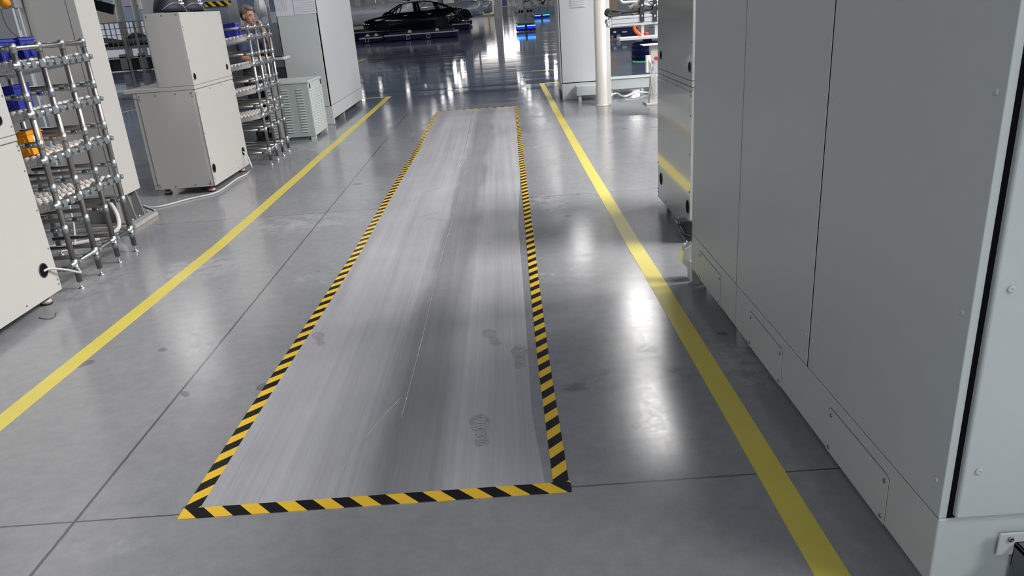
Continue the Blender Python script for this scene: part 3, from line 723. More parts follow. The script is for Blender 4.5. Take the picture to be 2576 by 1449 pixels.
# ------------------------------------------------------------------ person
def skin_blob(verts, edges):
    """verts: (x,y,z,r); edges: pairs -> joined tapered capsules in one bmesh"""
    b = MB()
    for i, j in edges:
        p, q = Vector(verts[i][:3]), Vector(verts[j][:3]); r0, r1 = verts[i][3], verts[j][3]
        b.tube([p, p.lerp(q, .5), q], [r0, (r0+r1)/2, r1], 12)
    for v in verts: b.ball(v[:3], v[3], 12)
    return b
def remesh(o, vox, smooth=4):
    m = o.modifiers.new('r', 'REMESH'); m.mode = 'VOXEL'; m.voxel_size = vox; m.use_smooth_shade = True
    s = o.modifiers.new('s', 'SMOOTH'); s.factor = .5; s.iterations = smooth
    dg = bpy.context.evaluated_depsgraph_get(); dg.update()
    me = bpy.data.meshes.new_from_object(o.evaluated_get(dg)); mt = o.data.materials[0]
    o.modifiers.clear(); o.data = me
    if not me.materials: me.materials.append(mt)
    return o
PE = thing('person', 'person in a navy shirt, hand at the mouth, standing behind the far rack', 'person', (-3.46, 11.02, 0))
# faces +X (to the right of the photo), slightly towards the camera
FA = R(-14); rot = Matrix.Rotation(FA, 4, 'Z')
hip_l, hip_r = (0, .09, .93), (0, -.09, .93)
V = [(0, 0, 1.0, .115), (-.01, 0, 1.15, .105), (-.0, 0, 1.32, .115), (.01, 0, 1.44, .09), (.03, 0, 1.52, .055), (.055, 0, 1.585, .054),
     (0, -.10, .93, .088), (.01, -.10, .50, .058), (.03, -.10, .46, .055), (.0, -.105, .10, .040), (.0, -.105, .05, .042), (.16, -.115, .028, .030),
     (0, .10, .93, .088), (-.03, .11, .48, .056), (-.06, .115, .10, .040), (-.06, .115, .05, .042), (.10, .13, .028, .030),
     (.005, -.185, 1.42, .062), (.02, -.215, 1.27, .048), (.03, -.22, 1.16, .043), (.14, -.20, 1.13, .038), (.25, -.15, 1.135, .028), (.30, -.13, 1.145, .026),
     (.015, .185, 1.42, .062), (.13, .19, 1.27, .046), (.25, .15, 1.20, .040), (.27, .11, 1.33, .036), (.245, .05, 1.50, .026), (.225, .02, 1.55, .027)]
Eg = [(0, 1), (1, 2), (2, 3), (3, 4), (4, 5), (0, 6), (6, 7), (7, 8), (8, 9), (9, 10), (10, 11), (0, 12), (12, 13), (13, 14), (14, 15), (15, 16),
      (3, 17), (17, 18), (18, 19), (19, 20), (20, 21), (21, 22), (3, 23), (23, 24), (24, 25), (25, 26), (26, 27), (27, 28)]
b = skin_blob(V, Eg)
b.ball((0, 0, 1.30), (.10, .165, .17)); b.ball((0, 0, 1.0), (.10, .15, .12))
# head (cranium, face, jaw, nose, ears, brow, lips, chin)
HM = Matrix.Translation((.075, 0, 1.70)) @ Matrix.Rotation(R(-12), 4, 'Z') @ Matrix.Rotation(R(8), 4, 'Y')
b.ball((-.012, 0, .022), (.098, .078, .095), 18, HM); b.ball((.028, 0, -.035), (.064, .060, .082), 16, HM)
b.ball((.052, 0, -.085), (.034, .036, .026), 12, HM); b.ball((.088, 0, -.022), (.016, .012, .026), 10, HM); b.ball((.098, 0, -.034), (.013, .016, .011), 10, HM)
b.ball((.080, 0, -.062), (.014, .024, .008), 10, HM); b.ball((.078, 0, .018), (.016, .05, .010), 10, HM)
for s in (-1, 1):
    b.ball((-.006, s*.078, -.018), (.019, .009, .031), 10, HM); b.ball((.052, s*.036, -.030), (.026, .022, .024), 10, HM)
# raised left hand (fist loosely closed at the mouth)
def finger(b, pts, r): b.tube([Vector(p) for p in pts], [r, r*.97, r*.9, r*.8][:len(pts)], 8); [b.ball(p, r*(1 if i < 2 else .9)) for i, p in enumerate(pts)]
hx, hy, hz = .215, .005, 1.585
b.ball((hx+.012, hy+.012, hz), (.026, .040, .042), 12)
for k in range(4):
    yy = hy+.022-k*.017; zz = hz+.034-abs(k-1.3)*.005
    finger(b, [(hx+.024, yy, zz), (hx-.004, yy-.006, zz+.013), (hx-.026, yy-.010, zz-.004), (hx-.020, yy-.008, zz-.024)], .0085-.0006*k)
finger(b, [(hx+.014, hy+.036, hz-.005), (hx-.010, hy+.040, hz+.012), (hx-.026, hy+.026, hz+.018)], .0095)
# right hand resting on the bench
hx, hy, hz = .325, -.12, 1.148
b.ball((hx, hy, hz), (.044, .038, .016), 12)
for k in range(4):
    yy = hy+.028-k*.019; ln = (.062, .070, .064, .050)[k]
    finger(b, [(hx+.030, yy, hz+.004), (hx+.030+ln*.4, yy, hz+.010), (hx+.030+ln*.75, yy, hz+.004), (hx+.030+ln, yy, hz-.008)], .0085)
finger(b, [(hx-.01, hy+.034, hz), (hx+.02, hy+.052, hz-.002), (hx+.045, hy+.056, hz-.006)], .0095)
body = b.build('body', SKIN, PE); remesh(body, .0055, 3); body.matrix_local = rot
# shirt
S = [(0, 0, .97, .128), (-.01, 0, 1.15, .12), (0, 0, 1.32, .125), (.01, 0, 1.44, .10), (.025, 0, 1.49, .072), (.005, -.185, 1.42, .076), (.018, -.212, 1.29, .066), (.022, -.216, 1.24, .064), (.015, .185, 1.42, .076), (.10, .19, 1.31, .064), (.125, .188, 1.275, .062)]
b = skin_blob(S, [(0, 1), (1, 2), (2, 3), (3, 4), (3, 5), (5, 6), (6, 7), (3, 8), (8, 9), (9, 10)])
b.ball((0, 0, 1.30), (.112, .178, .18)); b.ball((0, 0, 1.05), (.112, .165, .15)); b.ball((-.01, 0, .95), (.118, .165, .09))
sh = b.build('shirt', SHIRT, PE); remesh(sh, .008, 4); sh.matrix_local = rot
b = MB(); b.tube([(.03+.074*math.cos(t), .070*math.sin(t), 1.545+.012*math.sin(t+1)) for t in [2*math.pi*i/20 for i in range(21)]], .010, 6); cl = b.build('collar', SHIRT, PE); cl.matrix_local = rot
Pn = [(0, 0, .97, .125), (0, -.10, .90, .105), (.01, -.10, .55, .080), (.02, -.10, .30, .07), (.0, -.105, .10, .062), (0, .10, .90, .105), (-.03, .11, .50, .078), (-.055, .115, .12, .062)]
b = skin_blob(Pn, [(0, 1), (1, 2), (2, 3), (3, 4), (0, 5), (5, 6), (6, 7)]); b.ball((0, 0, .985), (.128, .175, .12)); pn = b.build('trousers', PANTS, PE); remesh(pn, .009, 4); pn.matrix_local = rot
b = MB()
for x, y in ((0, -.107), (-.06, .117)): b.ball((x+.055, y, .045), (.135, .048, .045)); b.box(x-.075, x+.185, y-.045, y+.045, 0, .022)
so = b.build('shoes', BLACK, PE); so.matrix_local = rot
# hair: ash top swept forward, dark short sides
b = MB(); b.ball((-.018, 0, .055), (.104, .083, .088), 18, HM); b.ball((.035, -.012, .098), (.066, .058, .032), 14, HM); b.ball((-.06, 0, .05), (.066, .074, .066), 14, HM)
b.box(-.2, .25, -.2, .2, -.2, .030, HM) if False else None
hr = b.build('hair', HAIR, PE)
bmh = bmesh.new(); bmh.from_mesh(hr.data); inv = HM.inverted()
kill = [v for v in bmh.verts if (lambda p: p.z < .028+.25*max(0, p.x-.035) or (p.x > .072 and p.z < .075))(inv @ v.co)]
bmesh.ops.delete(bmh, geom=kill, context='VERTS'); bmh.to_mesh(hr.data); bmh.free(); hr.matrix_local = rot
b = MB(); b.ball((-.022, 0, .012), (.099, .0805, .098), 20, HM); hd = b.build('short_back_hair', HAIRD, PE)
bmh = bmesh.new(); bmh.from_mesh(hd.data)
kill = [v for v in bmh.verts if (lambda p: p.z < -.075 or (p.x > -.012+.6*max(0, p.z+.005)) or (p.x > -.045 and p.z < -.02))(inv @ v.co)]
bmesh.ops.delete(bmh, geom=kill, context='VERTS'); bmh.to_mesh(hd.data); bmh.free(); hd.matrix_local = rot
for s in (-1, 1):
    b = MB(); b.ball((.079, s*.031, -.002), (.009, .013, .006), 10, HM); e = b.build('eye', EYEW, PE); e.matrix_local = rot
    b = MB(); b.ball((.086, s*.031, -.002), (.004, .006, .006), 8, HM); ir = b.build('iris', BLACK, e)
    b = MB(); b.tube([HM @ Vector(p) for p in ((.084, s*.012, .020), (.088, s*.030, .025), (.076, s*.050, .018))], .0038, 6); eb = b.build('eyebrow', HAIRD, PE); eb.matrix_local = rot
b = MB(); b.ball((.091, 0, -.061), (.006, .021, .006), 10, HM); lp = b.build('lips', LIPS, PE); lp.matrix_local = rot

# bench and control console in front of the person
BN = thing('work_bench', 'grey bench top beside the person, with a dark keyboard lying on it', 'bench', (-3.20, 11.35, 0))
b = MB(); b.box(-.18, .14, -.15, .25, 1.085, 1.12); b.build('bench_top', GREEN2, BN, .004)
for x, y in ((-.17, -.14), (-.17, .21)):
    b = MB(); b.box(x, x+.03, y, y+.03, 0, 1.085); b.build('leg', ALU, BN)
KB = thing('keyboard', 'thin dark keyboard on the bench beside the person', 'keyboard', (-3.33, 11.27, 1.12)); b = MB(); b.box(0, .26, -.06, .09, 0, .018); b.build('keyboard_body', BLACKG, KB, .003)
b = MB()
for i in range(10):
    for j in range(3): b.box(.015+i*.024, .033+i*.024, -.045+j*.04, -.015+j*.04, .018, .022)
b.build('keys', mat('dark_keys', (.06, .06, .07), .5), KB)
OB = thing('test_console', 'grey test console with green indicator lights behind the raised hand', 'console', (-4.2, 12.7, 0))
b = MB(); b.box(.05, .85, 0, .5, .9, 1.58); b.build('housing', GREEN2, OB, .01)
b = MB(); b.box(.3, .85, .1, .5, 0, .9); b.build('pedestal', BASEP, OB)
for k in range(4):
    b = MB(); b.box(.30, .55, -.012, .0, .96+k*.13, 1.06+k*.13); b.build('tray_slot', BLACK, OB, .004)
for x, z in ((.13, 1.53), (.16, 1.38)):
    b = MB(); b.box(x, x+.05, -.006, 0, z, z+.012); b.build('indicator_light', GLED, OB)
SM = thing('slate_machine_wall', 'large slate grey machine enclosure behind the person, with hazard stripes along its top edge', 'machine enclosure', (-6.4, 13.4, 0))
ex0 = onY(470, 100, 13.4).x+6.4
b = MB(); b.box(ex0, 1.95, 0, .6, 0, 2.4); b.build('enclosure', SLATE, SM, .01)
z0_, z1_ = onY(550, 30, 13.37).z, onY(550, 17, 13.37).z
b = MB(); b.box(ex0+.02, 1.55, -.03, 0, z0_, z1_); b.build('ledge', mat('pale_slate', (.30, .35, .42), .4), SM, .004)
b = MB(); b.box(onY(515, 10, 13.36).x+6.4, onY(580, 8, 13.36).x+6.4, -.036, -.002, z1_+.01, onY(550, 3, 13.36).z); hzo = b.build('hazard_edge', stripe_mat(1.), SM)
uvl = hzo.data.uv_layers.new(name='UVMap')
for lp_ in hzo.data.loops: v_ = hzo.data.vertices[lp_.vertex_index].co; uvl.data[lp_.index].uv = (v_.x, v_.z)
SW = thing('hanging_robot_arm', 'white rounded robot arm cover beside two pale posts, behind the head of the person', 'robot arm', (-3.35, 15.2, 0))
b = MB(); b.tube([onY(662, 42, 15.2)-Vector((-3.35, 15.2, 0)), onY(655, 20, 15.2)-Vector((-3.35, 15.2, 0)), onY(650, -10, 15.2)-Vector((-3.35, 15.2, 0))], [.09, .11, .08], 14); b.build('arm_cover', mat('bright_white_plastic', (.85, .85, .87), .4), SW)
for px in (648, 672):
    u0 = onY(px, 40, 15.1); u1 = onY(px-7, -30, 15.1)
    b = MB(); b.box(u1.x+3.35-.02, u1.x+3.35+.03, -.12, -.07, 0, 2.4); b.build('post', WHITE2, SW)
b = MB(); b.tube([(.1, -.1, 1.88), (.2, -.16, 1.92), (.32, -.1, 1.86), (.25, -.1, 1.78)], .02, 8); b.tube([(-.12, -.1, 1.9), (.1, -.1, 1.9)], .025, 8); b.build('cable_bundle', BLACK, SW)

# ------------------------------------------------------------------ right-hand pillar cabinet, post, low conveyor
RC = thing('pillar_cabinet', 'pale grey cabinet with a vent grille, right behind the round cream post', 'cabinet', (1.02, 13.2, 0))
b = MB(); b.box(0, .62, .012, .62, .27, 2.4); b.build('body', WHITE2, RC, .004)
b = MB(); b.box(.03, .60, 0, .012, .28, 2.4); b.build('front_door', WHITE2, RC, .003)
b = MB(); b.box(.022, .03, .004, .013, .27, 2.4); b.box(.02, .62, .004, .013, .267, .28); b.build('door_gap', DARK, RC)
b = MB(); b.box(.02, .62, .0, .62, .0, .265); b.build('plinth', WHITE2, RC, .003)
b = MB(); b.box(.012, .02, .0, .6, 0, .13); b.build('plinth_side', BLACK, RC)
VG = MB(); VG.box(.21, .45, -.008, .0, 1.47, 1.78); vg = VG.build('vent_grille', GREEN2, RC)
b = MB()
for k in range(10): b.box(.22, .44, -.014, -.007, 1.485+k*.029, 1.498+k*.029)
b.build('slats', WHITE2, vg)
RP = thing('round_post', 'round cream post with a vertical seam standing in front of the pillar cabinet', 'post', (1.60, 12.18, 0))
b = MB(); b.lathe([(.125, 0), (.125, .012), (.112, .016), (.110, .02), (.110, 3.2)], 32); b.build('shaft', mat('cream_enamel', (.66, .63, .58), .35, var=.01), RP)
b = MB(); b.box(.0, .118, -.095, .0, .02, 3.2); b.build('flat_cover', mat('cream_enamel_2', (.70, .67, .63), .35, var=.01), RP, .004)
CB = thing('cable_trough', 'low grey cable trough on short legs running behind the round post', 'cable trough', (1.25, 12.85, 0))
b = MB(); b.box(0, .42, 0, .3, .09, .24); b.build('near_box', GREEN2, CB, .004)
b = MB(); b.box(.45, 3.2, .45, .75, .10, .27); b.build('long_box', GREEN2, CB, .004)
b = MB(); b.box(.45, 3.2, .43, .78, .27, .285); b.build('lid', WHITE2, CB, .003)
for x, y in ((.03, .02), (.33, .02), (.62, .47), (1.15, .47), (1.7, .47)):
    b = MB(); b.box(x, x+.05, y, y+.05, 0, .1); b.build('leg', WHITE2, CB)
cable('power_cable', 'white cable snaking on the floor along the low cable trough', [gp(1530, 252, .02), gp(1540, 246, .05), gp(1552, 243, .05), gp(1570, 246, .02), gp(1600, 240, .05), gp(1625, 236, .02), gp(1660, 238, .02)], .018, HOSE)

# valve stand behind the glossy cabinet
u = G(1648, 262)
VS = thing('pneumatic_stand', 'cream stand with red knob, wiring and white lid, squeezed left of the glossy cabinet', 'valve stand', (u.x, u.y, 0))
def vp(px, py): return onY(px, py, u.y)-Vector((u.x, u.y, 0))
S_ = (vp(1655, 110)-vp(1655, 245)).length/135
b = MB(); a0 = vp(1632, 245); a1 = vp(1650, 180); b.prism([(a0.x, 0), (a0.x+.16, 0), (a0.x+.14, .42), (a0.x+.02, .42)], 1, -.05, .05); b.build('column', WHITE, VS, .004)
b = MB(); c0 = vp(1637, 185); b.box(c0.x, c0.x+.2, 0, .12, c0.z, vp(1637, 112).z); b.build('rear_box', WHITE, VS, .004)
b = MB(); l0 = vp(1612, 112); l1 = vp(1655, 112); b.box(l0.x+.02, l1.x+.08, -.08, .2, l1.z, l1.z+.012); b.build('lid', mat('white_lid', (.85, .85, .85), .4), VS, .002)
b = MB(); c0 = vp(1623, 182); c1 = vp(1634, 138); b.box(c0.x, c1.x, -.10, -.02, c0.z, c1.z); b.build('terminal_block', CREAM, VS, .003)
b = MB(); c0 = vp(1648, 146); b.tube([(c0.x, -.12, c0.z), (c0.x, -.06, c0.z)], .028, 12); b.build('red_knob', RED, VS)
b = MB(); c0 = vp(1638, 172); b.tube([(c0.x, -.10, c0.z), (c0.x, -.05, c0.z)], .035, 12); b.build('pressure_gauge', mat('blue_gauge', (.15, .25, .5), .3), VS)
b = MB()
for k in range(5):
    c0 = vp(1630+4*k, 150+5*k); c1 = vp(1634+3*k, 205); c2 = vp(1628+5*k, 238)
    b.tube(smooth_path([(c0.x, -.11, c0.z), (c1.x, -.13, c1.z), (c2.x, -.10, max(.02, c2.z))], 5), .006, 6)
b.build('wiring', CABLE, VS)
b = MB(); b.box(-.15, .28, -.1, .25, 0, .03); b.build('base', WHITE, VS, .004)

# aluminium beam with cables in front of the post, on its trolley
BY = 10.4
def bp_(px, py, Y=BY): return onY(px, py, Y)
u0 = bp_(1537, 57)
BM = thing('beam_trolley', 'aluminium profile beam with black brackets, hoses and an orange cable, right of the round post', 'machine frame', (u0.x, BY, 0))
def lo(v): return Vector(v)-Vector((u0.x, BY, 0))
e0, e1 = lo(bp_(1538, 68)), lo(bp_(1700, 56)); t0 = lo(bp_(1538, 43)); hgt = t0.z-e0.z
Mrot = Matrix.Translation((e0.x, 0, e0.z)) @ Matrix.Rotation(math.atan2(e1.z-e0.z, e1.x-e0.x), 4, 'Y').inverted()
b = MB(); b.box(0, 1.2, -.05, .05, 0, hgt, Mrot); beam = b.build('profile_beam', ALU, BM, .003)
b = MB()
for q in (.25, .72): b.box(0.0, 1.2, -.0515, -.05, hgt*q, hgt*q+.006, Mrot)
b.build('profile_grooves', SEAM, beam)
b = MB(); b.box(-.035, 0, -.045, .045, -.005, hgt*1.02, Mrot); b.build('end_plate', WHITE2, BM, .003)
b = MB(); b.ball((-.06, -.05, hgt*.55), .035, 12, Mrot); b.ball((-.05, -.05, hgt*.2), .028, 12, Mrot); b.build('fitting', CHROME, BM)
for px in (1613, 1645):
    k0 = lo(bp_(px, 54)); k1 = lo(bp_(px, -6)); wd = .055
    b = MB(); b.box(k0.x-wd/2, k0.x+wd/2, -.068, -.052, k0.z, k1.z+.1); br = b.build('black_bracket', mat('black_steel', (.03, .03, .033), .4), BM, .002)
    screws(br, [(k0.x, -.07, k0.z+.07), (k0.x, -.07, k0.z+.2)], 'y', .013, CHROME)
def pth(ps, dy): return [tuple(lo(bp_(*p)))[0:1]+(dy,)+tuple(lo(bp_(*p)))[2:3] for p in ps]
for ps, dy, r, m in (([(1660, 18), (1600, 27), (1560, 32), (1528, 38), (1524, 30), (1533, 25), (1575, 30), (1620, 20)], -.03, .022, BLACK),
                     ([(1560, 34), (1533, 40), (1528, 36), (1534, 27)], -.06, .016, mat('charcoal_hose', (.05, .045, .045), .3)),
                     ([(1558, -4), (1566, 6), (1582, 5), (1610, 4)], -.02, .018, HOSE), ([(1585, 18), (1600, 8), (1640, 14), (1662, 10)], .02, .03, CHROME), ([(1590, 32), (1625, 33), (1660, 30)], 0, .018, ZINC), ([(1620, 8), (1640, 3), (1665, 6)], .05, .03, CHROME)):
    b = MB(); b.tube(smooth_path(pth(ps, dy), 6), r, 10); b.build('hose', m, BM)
b = MB(); b.tube(smooth_path(pth([(1594, 64), (1596, 74), (1603, 82), (1612, 88)], -.03), 6), .022, 10); b.build('orange_cable', ORANGE, BM)
b = MB(); c0 = lo(bp_(1625, 84)); b.ball((c0.x, -.02, c0.z), (.035, .02, .022)); b.build('red_connector', RED, BM)
for px in (1616, 1650):
    k0 = lo(bp_(px, 92)); k1 = lo(bp_(px, 62)); b = MB(); b.box(k0.x-.015, k0.x+.02, -.02, .02, k0.z, k1.z); b.build('upright', ALU, BM)
k0 = lo(bp_(1556, 102)); k1 = lo(bp_(1690, 92)); b = MB(); b.box(k0.x, k1.x+.2, -.12, .15, k0.z, k0.z+.035); b.build('base_frame', ALU, BM, .003)
k2 = lo(bp_(1640, 120)); b = MB(); b.box(k2.x+.1, k2.x+.4, .02, .12, 0, k0.z); b.build('trolley_pedestal', GREEN2, BM)

# ------------------------------------------------------------------ black device at the corner of the big cabinet
BD = thing('foot_pedal_clamp', 'black plastic clamp head with a chrome lever sticking out beyond the big cabinet corner', 'clamp', (1.09, 4.22, 0))
def dp(px, py, Y=4.24): return onY(px, py, Y)-Vector((1.09, 4.22, 0))
out = [(1700, 559), (1702, 553), (1727, 549), (1735, 549), (1740, 562), (1742, 590), (1738, 600), (1722, 602), (1716, 592), (1708, 582), (1707, 572), (1700, 568)]
P2 = [(dp(*p).x, dp(*p).z) for p in out]
b = MB(); b.prism(P2, 1, -.03, .05); b.build('clamp_head', BLACKG, BD, .008, 3)
b = MB(); b.tube([(dp(1703, 562).x, -.035, dp(1703, 562).z), (dp(1715, 583).x, -.04, dp(1715, 583).z), (dp(1740, 588).x, -.04, dp(1740, 588).z)], .006, 8); b.build('trim_edge', BLACK, BD)
b = MB(); b.tube([(dp(1722, 598).x, -.03, dp(1722, 598).z), (dp(1716, 612).x, -.03, dp(1716, 612).z), (dp(1714, 622).x, -.03, dp(1714, 622).z)], [.010, .008, .009], 10); b.build('lever', CHROME, BD)
b = MB(); b.tube([(dp(1735, 560).x, 0, dp(1735, 560).z), (dp(1735, 560).x+.1, .0, dp(1735, 560).z)], .02, 10); b.build('mounting_arm', BASEP, BD)
EB = thing('corner_guard', 'small tapered grey metal guard below the black clamp, reflecting the yellow line', 'metal guard', (1.03, 4.15, 0))
q = [dp(1714, 620)+Vector((.06, .07, 0)), dp(1710, 652)+Vector((.06, .07, 0)), dp(1736, 680)+Vector((.06, .07, 0)), dp(1738, 606)+Vector((.06, .07, 0))]
b = MB(); b.prism([(p.x, p.z) for p in q], 1, .02, .09); b.build('guard_plate', SHINY, EB, .002)
b = MB(); b.box(-.0, .06, .0, .06, .0, .12); b.build('guard_leg', WHITE2, EB)

# ------------------------------------------------------------------ far floor: car bodies on carriers
def carrier(label, x0, x1, y, wy=2.1, h=.42, m=NAVY, tagn=2):
    K = thing('car_carrier', label, 'carrier', ((x0+x1)/2, y, 0)); L = (x1-x0)/2
    b = MB(); b.box(-L, L, 0, wy, .06, h-.06); b.box(-L+.1, L-.1, .08, wy-.08, 0.02, .06); b.build('deck', m, K, .03)
    b = MB(); b.box(-L, L, -.02, wy+.02, h-.10, h-.04); b.build('edge_strip', NAVYS, K)
    b = MB(); b.box(-L+.3, L-.25, .2, wy-.2, h-.04, h+.08); b.build('lift_table', BLACK, K, .02)
    for k in range(tagn):
        x = -L*.35+k*L*.55; b = MB(); b.box(x-.11, x+.11, -.03, -.02, .08, .30); t = b.build('tag_plate', NAVYS, K)
        b = MB(); b.box(x-.085, x+.085, -.034, -.03, .105, .275); b.build('tag_face', NAVY, t)
    for x in (-L*.3, L*.45):
        b = MB(); b.prism([(x-.12, h+.02), (x+.12, h+.02), (x+.07, h+.16), (x-.07, h+.16)], 1, .1, .25); b.build('support_block', mat('cream_block', (.6, .6, .45), .5), K)
    return K
def car(label, loc, m, S=1.3, flip=1):
    """bare sedan body, nose to -X, built as a lofted shell with window openings, no wheels"""
    K = thing('sedan_shell', label, 'car body', loc); K.scale = (S*flip, S, S)
    W = .90
    # lower body sections: (x, bottom z, belt z, half width)
    sec = [(-2.42, .34, .60, .55), (-2.34, .26, .66, .70), (-2.1, .22, .73, .82), (-1.7, .20, .80, .88), (-1.1, .18, .89, .90), (-.6, .18, .93, .91), (0, .18, .95, .91), (.6, .18, .96, .91), (1.1, .20, .98, .90), (1.6, .24, 1.0, .88), (2.1, .28, .99, .82), (2.38, .34, .95, .70), (2.02, .42, .90, .62)]
    b = MB(); bm = b.bm; rings = []
    for x, zb, zt, hw in sec:
        r = []
        for yy, z in ((-hw*.80, zb), (-hw*.97, zb+.10), (-hw, (zb+zt)/2), (-hw*.965, zt-.10), (-hw*.86, zt), (-hw*.45, zt+.025), (hw*.45, zt+.025), (hw*.86, zt), (hw*.965, zt-.10), (hw, (zb+zt)/2), (hw*.97, zb+.10), (hw*.80, zb)):
            r.append(bm.verts.new((x, yy, z)))
        rings.append(r)
    for u_, v_ in zip(rings, rings[1:]):
        for j in range(12): f = bm.faces.new((u_[j], u_[(j+1) % 12], v_[(j+1) % 12], v_[j])); f.smooth = True
    bm.faces.new(rings[0][::-1]); bm.faces.new(rings[-1])
    b.build('lower_body', m, K)
    # wheel arches (solid infill, shade of the hollow put in as black) with flared lips
    for x in (-1.42, 1.42):
        for s in (-1, 1):
            b = MB(); b.prism([(x+.35, .2)]+[(x+.35*math.cos(t), .3+.36*math.sin(t)) for t in [math.pi*i/14 for i in range(15)]]+[(x-.35, .2)], 1, s*.70, s*.925); wa = b.build('wheel_arch', CARBLK, K)
            b = MB(); b.tube([(x+.36*math.cos(t), s*.922, .3+.37*math.sin(t)) for t in [math.pi*i/16 for i in range(17)]], .018, 6); b.build('arch_lip', m, wa)
    # roof and pillars
    roof = [(-.55, 1.33, .60), (-.25, 1.395, .63), (.15, 1.43, .64), (.6, 1.42, .63), (1.0, 1.37, .61), (1.35, 1.27, .59)]
    b = MB(); bm = b.bm; T = []; Bt = []
    for x, z, hw in roof:
        T.append([bm.verts.new((x, yy*hw, z-dz)) for yy, dz in ((-1, .035), (-.9, .008), (-.5, 0), (.5, 0), (.9, .008), (1, .035))])
        Bt.append([bm.verts.new((x, yy*hw, z-.05)) for yy in (-1, -.9, -.5, .5, .9, 1)])
    for A_ in (T, Bt):
        for u_, v_ in zip(A_, A_[1:]):
            for j in range(5): f = bm.faces.new((u_[j], u_[j+1], v_[j+1], v_[j])); f.smooth = True
    for i in range(5):
        bm.faces.new((T[i][0], T[i+1][0], Bt[i+1][0], Bt[i][0])); bm.faces.new((T[i][5], T[i+1][5], Bt[i+1][5], Bt[i][5]))
    for e in (0, -1):
        for j in range(5): bm.faces.new((T[e][j], T[e][j+1], Bt[e][j+1], Bt[e][j]))
    b.build('roof', m, K)
    for s in (-1, 1):
        def pil(name, pts, wd):
            b = MB()
            for (p, q_) in zip(pts, pts[1:]):
                p, q_ = Vector(p), Vector(q_)
                vs = [(p.x-wd, p.y, p.z), (p.x+wd, p.y, p.z), (q_.x+wd*.8, q_.y, q_.z), (q_.x-wd*.8, q_.y, q_.z)]
                A_ = [b.bm.verts.new(v) for v in vs]; B_ = [b.bm.verts.new((v[0], v[1]-s*.05, v[2])) for v in vs]
                b.bm.faces.new(A_); b.bm.faces.new(B_[::-1])
                for i in range(4): b.bm.faces.new((A_[i], B_[i], B_[(i+1) % 4], A_[(i+1) % 4]))
            b.build(name, m, K)
        pil('windscreen_pillar', [(-1.25, s*.80, .88), (-.95, s*.73, 1.10), (-.48, s*.60, 1.34)], .075)
        pil('door_pillar', [(.22, s*.86, .93), (.16, s*.64, 1.40)], .10)
        pil('rear_pillar', [(1.95, s*.78, .98), (1.5, s*.68, 1.17), (1.1, s*.60, 1.33)], .12)
        pil('quarter_pillar', [(1.25, s*.84, .96), (1.05, s*.62, 1.33)], .06)
        pil('mirror_pillar', [(-.78, s*.84, .9), (-.62, s*.68, 1.22)], .03)
        b = MB(); b.tube([(-.9, s*.895, .56), (0, s*.915, .60), (1.2, s*.905, .63)], .012, 6); b.build('door_crease', m, K)
        for x in (-.30, .85): b = MB(); b.box(x-.09, x+.09, s*.905-.012, s*.905+.012, .80, .825); b.build('door_handle', CHROME, K)
    return K
gl = G(965, 105); CYY = 46.5
S1 = 1.22
car('glossy black car body without wheels on a navy carrier, centre of the background', (-4.9, CYY+1.15, .40), CARBLK, S1)
carrier('navy carrier with silver edge under the black car body', onY(968, 104, CYY).x, onY(1152, 98, CYY).x, CYY)
K2 = carrier('short navy carrier end at the left of the black car body', onY(903, 108, CYY).x, onY(962, 104, CYY).x, CYY+.3, 1.7, .36, NAVY, 1)
car('grey primed car body behind the black one, to its right', (-4.5, 62, .5), CARSIL, 1.5)
carrier('navy carrier under the grey primed car body', -7.5, onY(1181, 70, 60.8).x, 60.8, 2.6, .5, NAVY, 0)
car('pale grey car body farthest back, right end showing behind the primed one', (-4.0, 76, .5), CARSIL, 1.55)
carrier('farthest navy carrier, its end showing right of the other carriers', -7, onY(1186, 58, 75).x, 75, 2.6, .5, NAVY, 0)
car('bare silver car shell at the left, partly behind the pale grey control cabinet', (onY(905, 60, 53).x-.3, 54.3, .62), CARWHT, 1.62)
carrier('navy carrier under the bare silver car shell', onY(886, 80, 52).x-2.5, onY(960, 78, 52).x+1.5, 52.2, 2.6, .6, NAVY, 0)
for px, w_, lab in ((915, .2, 'pale green column'), (945, .2, 'cream column'), (1040, .25, 'navy column'),):
    pass

